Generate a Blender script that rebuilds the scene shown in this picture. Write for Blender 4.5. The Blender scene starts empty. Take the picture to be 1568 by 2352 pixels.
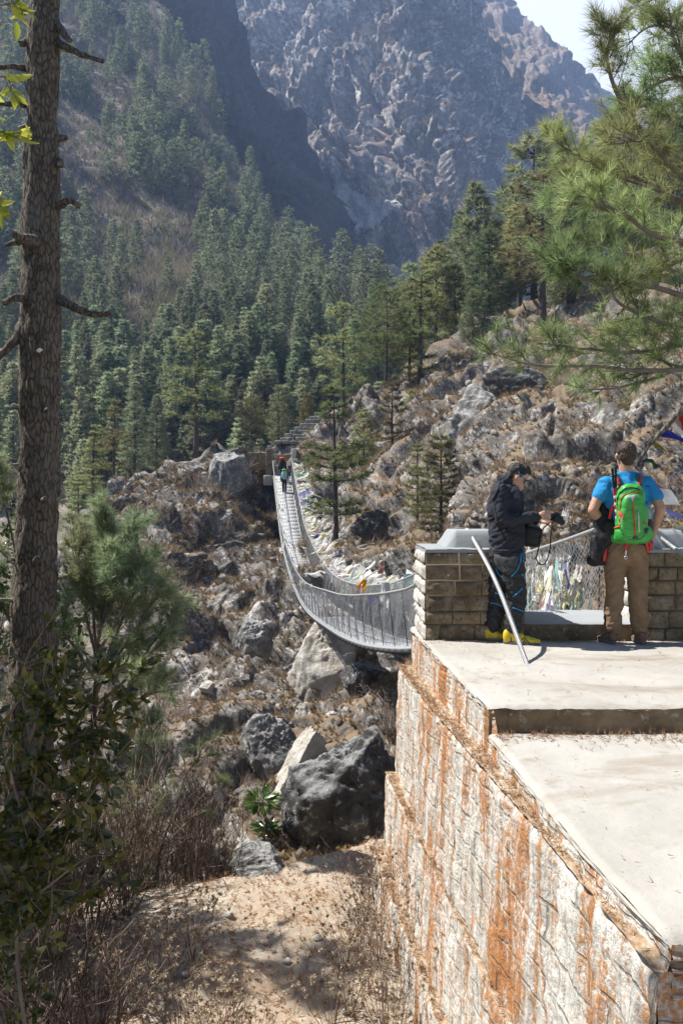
import bpy, math, random
import numpy as np
from mathutils import Vector, Matrix
from mathutils.bvhtree import BVHTree

SC = bpy.context.scene
COL = SC.collection
F = 1829.0; CX = 784.0; CY = 1176.0      # camera constants: 28 mm lens, level, on the photo's grid
R = math.radians
random.seed(7)
RNG = np.random.default_rng(11)

def P(x, y, d):
    return np.array([(x - CX) / F * d, d, (CY - y) / F * d], float)

# ------------------------------------------------------------------ noise
def _hash(ix, iy, iz, seed):
    h = (ix.astype(np.uint32) * np.uint32(374761393) + iy.astype(np.uint32) * np.uint32(668265263)
         + iz.astype(np.uint32) * np.uint32(2147483647) + np.uint32(seed * 974634777 & 0xffffffff))
    h = (h ^ (h >> np.uint32(13))) * np.uint32(1274126177)
    h = h ^ (h >> np.uint32(16))
    h = h * np.uint32(2246822519); h = h ^ (h >> np.uint32(15))
    return h

def _h01(h, k):
    g = (h * np.uint32(2654435761 + 40503 * 2 * k) + np.uint32(k * 977))
    g = (g ^ (g >> np.uint32(15))) * np.uint32(2246822519)
    g = g ^ (g >> np.uint32(13))
    return (g & np.uint32(0xffffff)).astype(np.float64) / 16777215.0

def vnoise(p, seed=0):
    p = np.asarray(p, float)
    i = np.floor(p).astype(np.int64); f = p - i
    u = f * f * f * (f * (f * 6 - 15) + 10)
    out = 0
    for dx in (0, 1):
        wx = u[:, 0] if dx else 1 - u[:, 0]
        for dy in (0, 1):
            wy = u[:, 1] if dy else 1 - u[:, 1]
            for dz in (0, 1):
                wz = u[:, 2] if dz else 1 - u[:, 2]
                h = _hash(i[:, 0] + dx, i[:, 1] + dy, i[:, 2] + dz, seed)
                g = (_h01(h, 1) * 2 - 1) * (f[:, 0] - dx) + (_h01(h, 2) * 2 - 1) * (f[:, 1] - dy) + (_h01(h, 3) * 2 - 1) * (f[:, 2] - dz)
                out = out + wx * wy * wz * g
    return out * 1.5

def fbm(p, octv=4, gain=.5, seed=0, ridged=False):
    p = np.asarray(p, float); a = 1.; s = 0; q = p
    for o in range(octv):
        n = vnoise(q, seed + o * 17)
        if ridged: n = .5 - np.abs(n) * 1.4
        s = s + a * n; a *= gain; q = q * 2.03 + 11.3
    return s

def facets(p, seed=0, tilt=1.0, step=.5):
    """broken rock: every Voronoi cell is its own tilted plane"""
    p = np.asarray(p, float); i = np.floor(p).astype(np.int64)
    best = np.full(len(p), 1e9); val = np.zeros(len(p)); second = np.full(len(p), 1e9)
    for dx in (-1, 0, 1):
        for dy in (-1, 0, 1):
            for dz in (-1, 0, 1):
                jx, jy, jz = i[:, 0] + dx, i[:, 1] + dy, i[:, 2] + dz
                h = _hash(jx, jy, jz, seed)
                cx, cy, cz = jx + _h01(h, 1), jy + _h01(h, 2), jz + _h01(h, 3)
                ex, ey, ez = p[:, 0] - cx, p[:, 1] - cy, p[:, 2] - cz
                d = ex * ex + ey * ey + ez * ez
                v = ((_h01(h, 4) * 2 - 1) * ex + (_h01(h, 5) * 2 - 1) * ey + (_h01(h, 6) * 2 - 1) * ez) * tilt + (_h01(h, 7) - .5) * step * 2
                m = d < best
                second = np.where(m, best, np.minimum(second, d))
                val = np.where(m, v, val); best = np.where(m, d, best)
    edge = np.sqrt(second) - np.sqrt(best)
    return val - .35 * np.clip(1 - edge / .12, 0, 1)

# ------------------------------------------------------------------ mesh building
class MB:
    def __init__(self): self.v = []; self.t = []; self.q = []; self.n = 0
    def add(self, V, Fc):
        V = np.asarray(V, float).reshape(-1, 3)
        if isinstance(Fc, np.ndarray):
            Fc = Fc.astype(np.int64)
            (self.t if Fc.shape[1] == 3 else self.q).append(Fc + self.n)
        else:
            for f in Fc:
                a = np.array([f], np.int64) + self.n
                if a.shape[1] == 3: self.t.append(a)
                elif a.shape[1] == 4: self.q.append(a)
                else:
                    for k in range(1, a.shape[1] - 1): self.t.append(a[:, [0, k, k + 1]])
        self.v.append(V); self.n += len(V)
        return self
    def mesh(self, name, smooth=False):
        me = bpy.data.meshes.new(name)
        V = np.concatenate(self.v) if self.v else np.zeros((0, 3))
        T = np.concatenate(self.t) if self.t else np.zeros((0, 3), np.int64)
        Q = np.concatenate(self.q) if self.q else np.zeros((0, 4), np.int64)
        me.vertices.add(len(V)); me.vertices.foreach_set('co', V.astype(np.float32).ravel())
        nl = T.size + Q.size; npoly = len(T) + len(Q)
        me.loops.add(nl); me.polygons.add(npoly)
        me.loops.foreach_set('vertex_index', np.concatenate([T.ravel(), Q.ravel()]).astype(np.int32))
        st = np.concatenate([np.arange(len(T)) * 3, T.size + np.arange(len(Q)) * 4]).astype(np.int32)
        me.polygons.foreach_set('loop_start', st)
        if smooth: me.polygons.foreach_set('use_smooth', np.ones(npoly, bool))
        me.update(calc_edges=True); me.validate()
        return me

def wloc(o):
    p = Vector((0, 0, 0))
    while o is not None: p = p + o.location; o = o.parent
    return p

def link(name, me, m, parent=None):
    o = bpy.data.objects.new(name, me); COL.objects.link(o)
    if m is not None:
        for k in (m if isinstance(m, (list, tuple)) else [m]): me.materials.append(k)
    if parent is not None: o.parent = parent
    return o

def obj(name, mb, m, parent=None, smooth=False, origin=None):
    """one mesh object; vertices are given in world space"""
    off = wloc(parent) if parent is not None else Vector((0, 0, 0))
    me = mb.mesh(name, smooth)
    o = link(name, me, m, parent)
    if origin is not None: o.location = Vector(origin) - off
    s = off + o.location
    if s.length > 0: me.transform(Matrix.Translation(-s))
    return o

def tag(o, label=None, cat=None, group=None, kind=None):
    if label: o['label'] = label
    if cat: o['category'] = cat
    if group: o['group'] = group
    if kind: o['kind'] = kind
    return o

def thing(name, label, cat, loc, group=None):
    o = bpy.data.objects.new(name, None); COL.objects.link(o)
    o.empty_display_size = .1
    o.location = Vector(loc); return tag(o, label, cat, group)

def copy_thing(o, parent=None):
    c = o.copy(); COL.objects.link(c); c.parent = parent
    for ch in [k for k in SC.objects if k.parent == o]: copy_thing(ch, c)
    return c

def nrm(v):
    v = np.asarray(v, float); return v / (np.linalg.norm(v, axis=-1, keepdims=True) + 1e-12)

def tube(path, rad, n=8, cap=True):
    path = np.asarray(path, float); k = len(path)
    rad = np.broadcast_to(np.asarray(rad, float), (k,))
    tg = nrm(np.gradient(path, axis=0))
    up = np.array([0, 0, 1.]) if abs(tg[0][2]) < .9 else np.array([1., 0, 0])
    V = []
    a = np.arange(n) / n * 2 * math.pi
    u = nrm(np.cross(tg[0], up))
    for i in range(k):
        u = nrm(u - tg[i] * np.dot(u, tg[i])); w = np.cross(tg[i], u)
        V.append(path[i] + rad[i] * (np.cos(a)[:, None] * u + np.sin(a)[:, None] * w))
    V = np.concatenate(V)
    j = np.arange(n); jn = (j + 1) % n
    Q = np.concatenate([np.stack([i * n + j, i * n + jn, (i + 1) * n + jn, (i + 1) * n + j], 1) for i in range(k - 1)])
    return V, Q

def add_tube(mb, path, rad, n=8):
    V, Q = tube(path, rad, n); k = len(path)
    b = mb.n; mb.add(V, Q)
    mb.v.append(np.array([path[0], path[-1]], float)); mb.n += 2
    j = np.arange(n); jn = (j + 1) % n
    mb.t.append(np.stack([np.full(n, b + k * n), b + jn, b + j], 1))
    mb.t.append(np.stack([np.full(n, b + k * n + 1), b + (k - 1) * n + j, b + (k - 1) * n + jn], 1))

BOXF = np.array([[0, 3, 2, 1], [4, 5, 6, 7], [0, 1, 5, 4], [1, 2, 6, 5], [2, 3, 7, 6], [3, 0, 4, 7]])
def add_box(mb, lo, hi, M=None):
    x0, y0, z0 = lo; x1, y1, z1 = hi
    V = np.array([[x0, y0, z0], [x1, y0, z0], [x1, y1, z0], [x0, y1, z0], [x0, y0, z1], [x1, y0, z1], [x1, y1, z1], [x0, y1, z1]], float)
    if M is not None: V = M(V)
    mb.add(V, BOXF)

def grid_faces(nu, nv, off=0):
    i, j = np.meshgrid(np.arange(nu - 1), np.arange(nv - 1), indexing='ij')
    a = (i * nv + j).ravel()
    return np.stack([a, a + 1, a + nv + 1, a + nv], 1) + off

def sphere(c, r, nu=16, nv=10, e=1.0, rot=None):
    th = np.linspace(0, math.pi, nv); ph = np.arange(nu) / nu * 2 * math.pi
    pw = lambda v: np.sign(v) * np.abs(v) ** e
    V = []
    for t in th:
        V.append(np.stack([pw(np.sin(t)) * pw(np.cos(ph)), pw(np.sin(t)) * pw(np.sin(ph)), np.full(nu, pw(np.cos(t)))], 1))
    V = np.concatenate(V) * np.asarray(r, float)
    if rot is not None: V = V @ np.array(rot).T
    j = np.arange(nu); jn = (j + 1) % nu
    Q = np.concatenate([np.stack([i * nu + j, (i + 1) * nu + j, (i + 1) * nu + jn, i * nu + jn], 1) for i in range(nv - 1)])
    return V + np.asarray(c, float), Q

def rotm(rx=0, ry=0, rz=0):
    return np.array(Matrix.Rotation(R(rz), 3, 'Z') @ Matrix.Rotation(R(ry), 3, 'Y') @ Matrix.Rotation(R(rx), 3, 'X'))

def cap(mb, a, b, ra, rb=None, n=12):
    """tapered limb with round ends"""
    rb = ra if rb is None else rb
    a = np.asarray(a, float); b = np.asarray(b, float); d = b - a; L = np.linalg.norm(d); d = d / max(L, 1e-9)
    path = []; rad = []
    for t in (-1, -.92, -.7, -.35, 0): path.append(a + d * t * ra); rad.append(ra * math.sqrt(max(1 - t * t, .0004)))
    for t in (.35, .7): path.append(a + d * L * t); rad.append(ra + (rb - ra) * t)
    for t in (0, .35, .7, .92, 1): path.append(b + d * t * rb); rad.append(rb * math.sqrt(max(1 - t * t, .0004)))
    add_tube(mb, path, rad, n)

def blob(mb, voxel=.01, smooth=4, disp=None, name='blob'):
    """fuse overlapping shapes into one continuous skin"""
    me = mb.mesh(name + '_raw'); o = bpy.data.objects.new(name + '_raw', me); COL.objects.link(o)
    r = o.modifiers.new('r', 'REMESH'); r.mode = 'VOXEL'; r.voxel_size = voxel; r.adaptivity = 0
    if smooth:
        s = o.modifiers.new('s', 'SMOOTH'); s.factor = .5; s.iterations = smooth
    dg = bpy.context.evaluated_depsgraph_get()
    m2 = bpy.data.meshes.new_from_object(o.evaluated_get(dg))
    bpy.data.objects.remove(o); bpy.data.meshes.remove(me)
    m2.polygons.foreach_set('use_smooth', np.ones(len(m2.polygons), bool))
    if disp is not None:
        n = len(m2.vertices); co = np.empty(n * 3, np.float32); no = np.empty(n * 3, np.float32)
        m2.vertices.foreach_get('co', co); m2.vertex_normals.foreach_get('vector', no)
        co = co.reshape(-1, 3).astype(float); no = no.reshape(-1, 3)
        co = co + no * disp(co)[:, None]
        m2.vertices.foreach_set('co', co.astype(np.float32).ravel())
    m2.update(); m2.name = name
    return m2

def bobj(name, me, m, parent):
    me.transform(Matrix.Translation(-wloc(parent)))
    return link(name, me, m, parent)

def world_bvh(objs):
    vs = []; ps = []
    for o in objs:
        w = wloc(o); b = len(vs)
        vs += [v.co + w for v in o.data.vertices]
        ps += [[b + i for i in p.vertices] for p in o.data.polygons]
    return BVHTree.FromPolygons(vs, ps)

def on_surface(bvh, pts, lift=.003):
    """points of the photo dropped on a modelled surface"""
    out = []
    for x, y in pts:
        d = Vector(P(x, y, 1.)).normalized()
        h = bvh.ray_cast(Vector((0, 0, 0)), d)
        if h[0] is not None: out.append(np.array(h[0]) + np.array(h[1]) * (lift if h[1].dot(d) < 0 else -lift))
    return out

def dense(pts, n=6):
    pts = np.asarray(pts, float); t = np.arange(len(pts)); tt = np.linspace(0, len(pts) - 1, (len(pts) - 1) * n + 1)
    return np.stack([np.interp(tt, t, pts[:, k]) for k in range(pts.shape[1])], 1)

def smoothpath(pts, n=6):
    pts = np.asarray(pts, float); q = np.vstack([2 * pts[0] - pts[1], pts, 2 * pts[-1] - pts[-2]]); out = []
    for i in range(1, len(q) - 2):
        for k in range(n):
            t = k / n
            out.append(.5 * ((2 * q[i]) + (-q[i - 1] + q[i + 1]) * t + (2 * q[i - 1] - 5 * q[i] + 4 * q[i + 1] - q[i + 2]) * t * t + (-q[i - 1] + 3 * q[i] - 3 * q[i + 1] + q[i + 2]) * t ** 3))
    out.append(pts[-1]); return np.array(out)

# ------------------------------------------------------------------ materials
class NT:
    def __init__(self, name):
        self.m = bpy.data.materials.new(name); self.m.use_nodes = True
        self.t = self.m.node_tree; self.t.nodes.clear()
        self.out = self.t.nodes.new('ShaderNodeOutputMaterial')
        self._tc = None
    def n(self, ty, **kw):
        nd = self.t.nodes.new(ty)
        for k, v in kw.items():
            if k.startswith('i_'): self.set(nd.inputs[k[2:].replace('_', ' ')], v)
            else: setattr(nd, k, v)
        return nd
    def set(self, s, v):
        if hasattr(v, 'node'): self.t.links.new(v, s)
        elif isinstance(v, (tuple, list)) and len(v) == 3 and s.type == 'RGBA': s.default_value = (*v, 1)
        else: s.default_value = v
    def co(self, scale=(1, 1, 1), rot=(0, 0, 0)):
        if self._tc is None: self._tc = self.n('ShaderNodeTexCoord')
        mp = self.n('ShaderNodeMapping'); self.set(mp.inputs['Vector'], self._tc.outputs['Object'])
        mp.inputs['Scale'].default_value = scale; mp.inputs['Rotation'].default_value = rot
        return mp.outputs[0]
    def noise(self, scale, vec=None, detail=4, rough=.55, dist=0):
        nd = self.n('ShaderNodeTexNoise'); nd.inputs['Scale'].default_value = scale; nd.inputs['Detail'].default_value = detail
        nd.inputs['Roughness'].default_value = rough; nd.inputs['Distortion'].default_value = dist
        self.set(nd.inputs['Vector'], vec if vec is not None else self.co()); return nd.outputs['Fac']
    def vor(self, scale, vec=None, feature='F1', out='Distance'):
        nd = self.n('ShaderNodeTexVoronoi', feature=feature); nd.inputs['Scale'].default_value = scale
        self.set(nd.inputs['Vector'], vec if vec is not None else self.co()); return nd.outputs[out]
    def ramp(self, f, stops, interp='LINEAR'):
        nd = self.n('ShaderNodeValToRGB'); self.set(nd.inputs[0], f); e = nd.color_ramp.elements; nd.color_ramp.interpolation = interp
        for k, (p, c) in enumerate(stops):
            if k > 1: e.new(p)
        for k, (p, c) in enumerate(sorted(stops)):
            e[k].position = p; e[k].color = (*c, 1) if not isinstance(c, (int, float)) else (c, c, c, 1)
        return nd.outputs[0]
    def mix(self, f, a, b, mode='MIX'):
        nd = self.n('ShaderNodeMix', data_type='RGBA', blend_type=mode)
        self.set(nd.inputs[0], f); self.set(nd.inputs[6], a); self.set(nd.inputs[7], b); return nd.outputs[2]
    def math(self, op, a, b=0., clamp=False):
        nd = self.n('ShaderNodeMath', operation=op, use_clamp=clamp); self.set(nd.inputs[0], a); self.set(nd.inputs[1], b); return nd.outputs[0]
    def nz(self):
        g = self.n('ShaderNodeNewGeometry'); s = self.n('ShaderNodeSeparateXYZ'); self.set(s.inputs[0], g.outputs['Normal']); return s.outputs[2]
    def island(self):
        return self.n('ShaderNodeNewGeometry').outputs['Random Per Island']
    def orand(self):
        return self.n('ShaderNodeObjectInfo').outputs['Random']
    def bump(self, h, strength=.5, dist=.02):
        b = self.n('ShaderNodeBump'); b.inputs['Strength'].default_value = strength; b.inputs['Distance'].default_value = dist
        self.set(b.inputs['Height'], h); return b.outputs[0]
    def done(self, color, rough=.9, normal=None, spec=.3, metal=0, **kw):
        b = self.n('ShaderNodeBsdfPrincipled'); self.set(b.inputs['Base Color'], color); self.set(b.inputs['Roughness'], rough)
        b.inputs['Specular IOR Level'].default_value = spec; b.inputs['Metallic'].default_value = metal
        for k, v in kw.items(): self.set(b.inputs[k.replace('_', ' ')], v)
        if normal is not None: self.set(b.inputs['Normal'], normal)
        self.t.links.new(b.outputs[0], self.out.inputs[0]); return self.m
    def leafy(self, color, trans=.35, gloss=0., rough=.4):
        d = self.n('ShaderNodeBsdfDiffuse'); t = self.n('ShaderNodeBsdfTranslucent'); m = self.n('ShaderNodeMixShader')
        self.set(d.inputs[0], color); self.set(t.inputs[0], color); m.inputs[0].default_value = trans
        self.t.links.new(d.outputs[0], m.inputs[1]); self.t.links.new(t.outputs[0], m.inputs[2]); o = m.outputs[0]
        if gloss:
            g = self.n('ShaderNodeBsdfGlossy'); g.inputs['Roughness'].default_value = rough; g.inputs['Color'].default_value = (1, 1, 1, 1)
            k = self.n('ShaderNodeMixShader'); k.inputs[0].default_value = gloss
            self.t.links.new(o, k.inputs[1]); self.t.links.new(g.outputs[0], k.inputs[2]); o = k.outputs[0]
        self.t.links.new(o, self.out.inputs[0]); return self.m

M = {}
def flat(name, c, rough=.85, var=.15, scale=30, bump=.0, spec=.3, metal=0, **kw):
    n = NT(name); f = n.noise(scale, detail=3)
    col = n.mix(n.ramp(f, [(.3, 0.), (.7, 1.)]), tuple(k * (1 - var) for k in c), tuple(min(k * (1 + var), 1) for k in c))
    nm = n.bump(n.noise(scale * 6, detail=3), bump, .004) if bump else None
    M[name] = n.done(col, rough, nm, spec, metal, **kw); return M[name]

# needles and leaves: every needle has a slightly different green
def needles(name, dark, light, trans=.35, dead=0., gloss=0., rough=.4):
    hv = .085 if 'fir' in name or 'pine' in name or 'olive' in name else .02
    n = NT(name); i = n.island()
    c = n.ramp(i, [(0., dark), (.75 - dead * .3, light), (1., tuple(np.array(light) * 1.25) if not dead else (.22, .15, .06))])
    hs = n.n('ShaderNodeHueSaturation'); r = n.orand()
    n.set(hs.inputs['Hue'], n.math('ADD', n.math('MULTIPLY', r, hv), .5 - hv * .53))
    n.set(hs.inputs['Value'], n.math('ADD', n.math('MULTIPLY', n.math('FRACT', n.math('MULTIPLY', r, 7.3)), .75), .6))
    n.set(hs.inputs['Color'], c)
    M[name] = n.leafy(hs.outputs[0], trans, gloss, rough); return M[name]

needles('fir_needles', (.125, .165, .095), (.41, .45, .275), .4)
needles('olive_needles', (.14, .165, .07), (.36, .38, .18), .42, .02)
needles('pine_needles', (.135, .18, .07), (.40, .46, .21), .45)
needles('soft_pine_needles', (.17, .22, .11), (.47, .54, .32), .45)
needles('dull_pine_needles', (.115, .15, .075), (.33, .37, .20), .42)
needles('oak_leaves', (.03, .062, .024), (.15, .15, .03), .4, 0, .035, .25)
needles('broad_leaves', (.03, .07, .012), (.10, .17, .03), .3, 0, .06, .3)
needles('spring_leaves', (.13, .17, .02), (.40, .40, .06), .5, 0, .03, .3)
needles('dry_grass', (.21, .145, .08), (.45, .345, .205), .3)
needles('twigs', (.12, .085, .065), (.26, .20, .16), .1)
needles('brush_twigs', (.17, .14, .115), (.32, .27, .225), .3)
needles('green_brush', (.18, .185, .08), (.33, .33, .16), .35)
needles('seed_heads', (.34, .27, .19), (.55, .46, .35), .3)
needles('fallen_needles', (.27, .15, .07), (.44, .29, .16), .1)

def bark(name, dark, light, sc=9.):
    n = NT(name); v = n.co((1, 1, .32))
    e = n.vor(sc, n.co((1, 1, .3)), 'DISTANCE_TO_EDGE'); f = n.noise(sc * 2.2, v, 6, .65, .4)
    g = n.ramp(n.math('ADD', e, n.math('MULTIPLY', n.math('SUBTRACT', f, .5), .3)), [(.0, .15), (.16, 1.)])
    c = n.mix(n.math('MULTIPLY', g, f), dark, light)
    c = n.mix(n.ramp(n.noise(2.5), [(.55, 0.), (.7, .6)]), c, (.20, .19, .165))
    h = n.math('ADD', n.math('MULTIPLY', g, .7), f)
    M[name] = n.done(c, .95, n.bump(h, .9, .02), .15); return M[name]
bark('pine_bark', (.06, .047, .036), (.33, .275, .22), 21.)
bark('red_bark', (.05, .022, .013), (.19, .085, .045), 6)
bark('far_bark', (.045, .035, .03), (.13, .105, .085), 5)
flat('dead_wood', (.28, .25, .215), .9, .35, 12)
flat('needle_twig', (.20, .165, .13), .9, .35, 8)

def rocky(name, rock_d, rock_l, grass, grass2, lichen, sc=1., gz=.55, lich=.62, streak=False, bump=.6, soil=None, bare=False):
    n = NT(name)
    big = n.noise(.13 * sc, detail=5); mid = n.noise(.9 * sc, detail=6, rough=.65); fine = n.noise(5. * sc, detail=6, rough=.7)
    vec = n.co((1, 1, .22)) if streak else n.co()
    st = n.noise(.8 * sc, vec, 6, .68, .3)
    rk = n.mix(n.ramp(st, [(.32, 0.), (.68, 1.)]), rock_d, rock_l)
    rk = n.mix(n.ramp(fine, [(.35, .6), (.6, 0.)]), rk, tuple(k * .45 for k in rock_d))
    rk = n.mix(n.ramp(n.math('ADD', n.math('MULTIPLY', fine, .5), n.math('MULTIPLY', mid, .5)), [(lich - .06, 0.), (lich + .04, 1.)]), rk, lichen)
    gr = n.mix(n.ramp(fine, [(.3, 0.), (.7, 1.)]), grass, grass2)
    if soil: gr = n.mix(n.ramp(big, [(.5, 0.), (.62, .8)]), gr, soil)
    k = n.math('ADD', n.nz(), n.math('MULTIPLY', n.math('SUBTRACT', mid, .5), 1.1))
    k = n.math('ADD', k, n.math('MULTIPLY', n.math('SUBTRACT', big, .5), .9))
    if bare:      # the outcrop west of the gully is bare rock, the hillside east of it carries more grass
        sx = n.n('ShaderNodeSeparateXYZ'); n.set(sx.inputs[0], n.co()); mr = n.n('ShaderNodeMapRange'); n.set(mr.inputs[0], sx.outputs[0])
        for q, v in enumerate((-3., 4., -.30, .03)): mr.inputs[q + 1].default_value = v
        k = n.math('ADD', k, mr.outputs[0])
    k = n.ramp(k, [(gz - .12, 0.), (gz + .1, 1.)])
    c = n.mix(k, rk, gr)
    h = n.math('ADD', n.math('MULTIPLY', mid, .6), n.math('MULTIPLY', fine, .35))
    M[name] = n.done(c, .95, n.bump(h, bump, .25 / sc), .12); return M[name]
rocky('hillside_rock', (.08, .072, .064), (.275, .25, .222), (.13, .094, .062), (.285, .222, .15), (.54, .515, .48), 1.3, .74, .57, soil=(.21, .15, .10), bare=True)
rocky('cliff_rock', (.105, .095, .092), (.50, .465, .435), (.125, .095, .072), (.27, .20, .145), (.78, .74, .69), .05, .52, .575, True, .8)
rocky('shade_rock', (.055, .045, .042), (.125, .105, .095), (.06, .046, .04), (.10, .08, .062), (.20, .185, .17), .06, .55, .64, True, .6)  # dark copy of the rock: the flank's shade is put into the colour
rocky('third_rock', (.15, .12, .10), (.38, .32, .27), (.17, .12, .085), (.28, .20, .145), (.42, .38, .34), .045, .5, .62, False, .6)
rocky('forest_floor', (.17, .14, .12), (.28, .24, .21), (.19, .16, .135), (.30, .26, .21), (.26, .23, .20), .09, .25, .68, False, .5)
def boulder_mat(name, dark, light, white, wl):
    n = NT(name)
    a = n.noise(2.2, detail=7, rough=.65, dist=.4); b = n.noise(9, detail=6, rough=.7)
    c = n.mix(n.ramp(a, [(.35, 0.), (.65, 1.)]), dark, light)
    c = n.mix(n.ramp(n.math('ADD', n.math('MULTIPLY', a, .4), n.math('MULTIPLY', b, .6)), [(wl - .05, 0.), (wl + .03, 1.)]), c, white)
    g = n.math('ADD', n.nz(), n.math('MULTIPLY', n.math('SUBTRACT', a, .5), 1.2)); c = n.mix(n.ramp(g, [(.62, 0.), (.95, .55)]), c, white)
    M[name] = n.done(c, .95, n.bump(n.math('ADD', a, n.math('MULTIPLY', b, .6)), 1., .12), .15)
boulder_mat('pale_boulder', (.40, .355, .30), (.58, .54, .48), (.66, .63, .58), .6)
boulder_mat('dark_boulder', (.05, .047, .045), (.13, .125, .12), (.40, .40, .39), .60)
boulder_mat('grey_boulder', (.13, .125, .12), (.29, .28, .265), (.48, .47, .44), .58)

n = NT('dirt'); a = n.noise(1.1, detail=6); b = n.noise(14, detail=5, rough=.7)
c = n.mix(n.ramp(a, [(.4, 0.), (.62, 1.)]), (.41, .355, .285), (.33, .25, .175))
c = n.mix(n.ramp(b, [(.55, 0.), (.68, .9)]), c, (.52, .45, .36)); c = n.mix(n.ramp(b, [(.3, .7), (.42, 0.)]), c, (.16, .09, .05))
M['dirt'] = n.done(c, 1., n.bump(b, .8, .03), .1)

# concrete, plaster and stone
n = NT('concrete'); a = n.noise(1.6, detail=5); b = n.noise(22, detail=5, rough=.7); s = n.noise(.9, n.co((1, 2.2, 1)), 6, .6, .6)
c = n.mix(n.ramp(a, [(.35, 0.), (.65, 1.)]), (.37, .348, .31), (.44, .415, .372))
c = n.mix(n.ramp(s, [(.52, 0.), (.66, .65)]), c, (.24, .19, .135)); c = n.mix(n.ramp(b, [(.28, .35), (.4, 0.)]), c, (.36, .31, .25))
c = n.mix(n.ramp(n.noise(2.6, detail=7, rough=.72), [(.54, 0.), (.68, .75)]), c, (.26, .21, .155)); c = n.mix(n.ramp(n.noise(70, detail=2), [(.68, 0.), (.74, .7)]), c, (.14, .11, .08))
M['concrete'] = n.done(c, .92, n.bump(n.math('ADD', a, b), .35, .015), .2)
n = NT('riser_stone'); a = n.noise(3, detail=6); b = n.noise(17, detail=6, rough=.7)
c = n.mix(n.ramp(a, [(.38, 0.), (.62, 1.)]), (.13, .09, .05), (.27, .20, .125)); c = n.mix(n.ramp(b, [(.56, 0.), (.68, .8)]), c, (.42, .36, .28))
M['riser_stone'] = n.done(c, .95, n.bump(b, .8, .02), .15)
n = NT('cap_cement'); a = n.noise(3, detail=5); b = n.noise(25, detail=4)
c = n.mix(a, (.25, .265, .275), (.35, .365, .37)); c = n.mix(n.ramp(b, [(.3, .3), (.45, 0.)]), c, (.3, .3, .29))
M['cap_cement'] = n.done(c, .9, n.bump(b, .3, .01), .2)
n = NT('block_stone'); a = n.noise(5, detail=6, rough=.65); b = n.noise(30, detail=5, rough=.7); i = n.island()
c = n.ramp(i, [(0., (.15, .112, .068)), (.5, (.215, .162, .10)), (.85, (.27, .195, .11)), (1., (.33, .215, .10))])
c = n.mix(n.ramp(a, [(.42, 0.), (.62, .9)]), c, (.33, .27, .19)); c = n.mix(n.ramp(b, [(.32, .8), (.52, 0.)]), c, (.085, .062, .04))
M['block_stone'] = n.done(c, .95, n.bump(n.math('ADD', a, b), .9, .02), .15)  # on the parapet fronts the shade is partly put into this darker colour
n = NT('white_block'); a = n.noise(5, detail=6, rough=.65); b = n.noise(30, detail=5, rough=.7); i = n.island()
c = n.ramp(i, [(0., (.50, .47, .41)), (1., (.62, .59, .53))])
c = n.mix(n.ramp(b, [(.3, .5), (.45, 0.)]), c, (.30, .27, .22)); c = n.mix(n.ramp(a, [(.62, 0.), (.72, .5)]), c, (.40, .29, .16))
M['white_block'] = n.done(c, .95, n.bump(n.math('ADD', a, b), .8, .015), .15)  # paler copy of the block stone, sunlight painted in on the parapet ends
n = NT('mortar'); M['mortar'] = n.done(n.mix(n.noise(20), (.09, .07, .05), (.17, .14, .10)), 1.)
n = NT('pale_mortar'); M['pale_mortar'] = n.done(n.mix(n.noise(20), (.40, .37, .32), (.52, .49, .43)), 1.)
n = NT('rusty_plaster')
lng = n.noise(1., n.co((1, 2.8, .55)), 6, .66, 1.1); st = n.noise(1., n.co((8, 9., 1.1)), 6, .65, .5); fi = n.noise(34, detail=5, rough=.7); gr = n.noise(1., n.co((5, 6, 1.6)), 6, .7)
c = n.mix(n.ramp(gr, [(.35, 0.), (.6, 1.)]), (.50, .47, .41), (.72, .70, .65))
c = n.mix(n.ramp(n.noise(1., n.co((10, 14, 2.5)), 6, .7), [(.54, 0.), (.66, .75)]), c, (.30, .26, .20))
k = n.math('ADD', n.math('ADD', n.math('MULTIPLY', lng, .68), n.math('MULTIPLY', st, .40)), n.math('MULTIPLY', n.math('SUBTRACT', fi, .5), .55))
k = n.math('ADD', k, .085)
rust = n.ramp(fi, [(.3, (.22, .066, .016)), (.5, (.44, .16, .038)), (.68, (.54, .27, .075))])
rust = n.mix(n.ramp(st, [(.55, 0.), (.68, .6)]), rust, (.17, .14, .055))
c = n.mix(n.ramp(k, [(.60, 0.), (.70, .9)]), c, rust)
sp = n.n('ShaderNodeSeparateXYZ'); n.set(sp.inputs[0], n.co()); cb = n.n('ShaderNodeCombineXYZ')
wob = n.math('MULTIPLY', n.math('SUBTRACT', n.noise(5, detail=3), .5), .045)
n.set(cb.inputs[0], n.math('ADD', sp.outputs[1], wob)); n.set(cb.inputs[1], n.math('ADD', sp.outputs[2], wob))
br = n.n('ShaderNodeTexBrick'); n.set(br.inputs['Vector'], cb.outputs[0]); br.inputs['Scale'].default_value = 1.; br.inputs['Brick Width'].default_value = .36; br.inputs['Row Height'].default_value = .17; br.inputs['Mortar Size'].default_value = .011; br.inputs['Mortar Smooth'].default_value = .6
jt = n.math('MULTIPLY', br.outputs['Fac'], n.ramp(n.noise(3, detail=4), [(.40, .0), (.6, 1.)]))
c = n.mix(n.math('MULTIPLY', jt, .55), c, (.22, .19, .15))
hh = n.math('SUBTRACT', n.math('ADD', n.math('MULTIPLY', st, .8), n.math('MULTIPLY', fi, .6)), n.math('MULTIPLY', jt, .4))
M['rusty_plaster'] = n.done(c, .95, n.bump(hh, 1., .035), .12)
n = NT('litter_ledge'); b = n.noise(16, n.co((1, .6, 1)), 6, .7)
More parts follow.
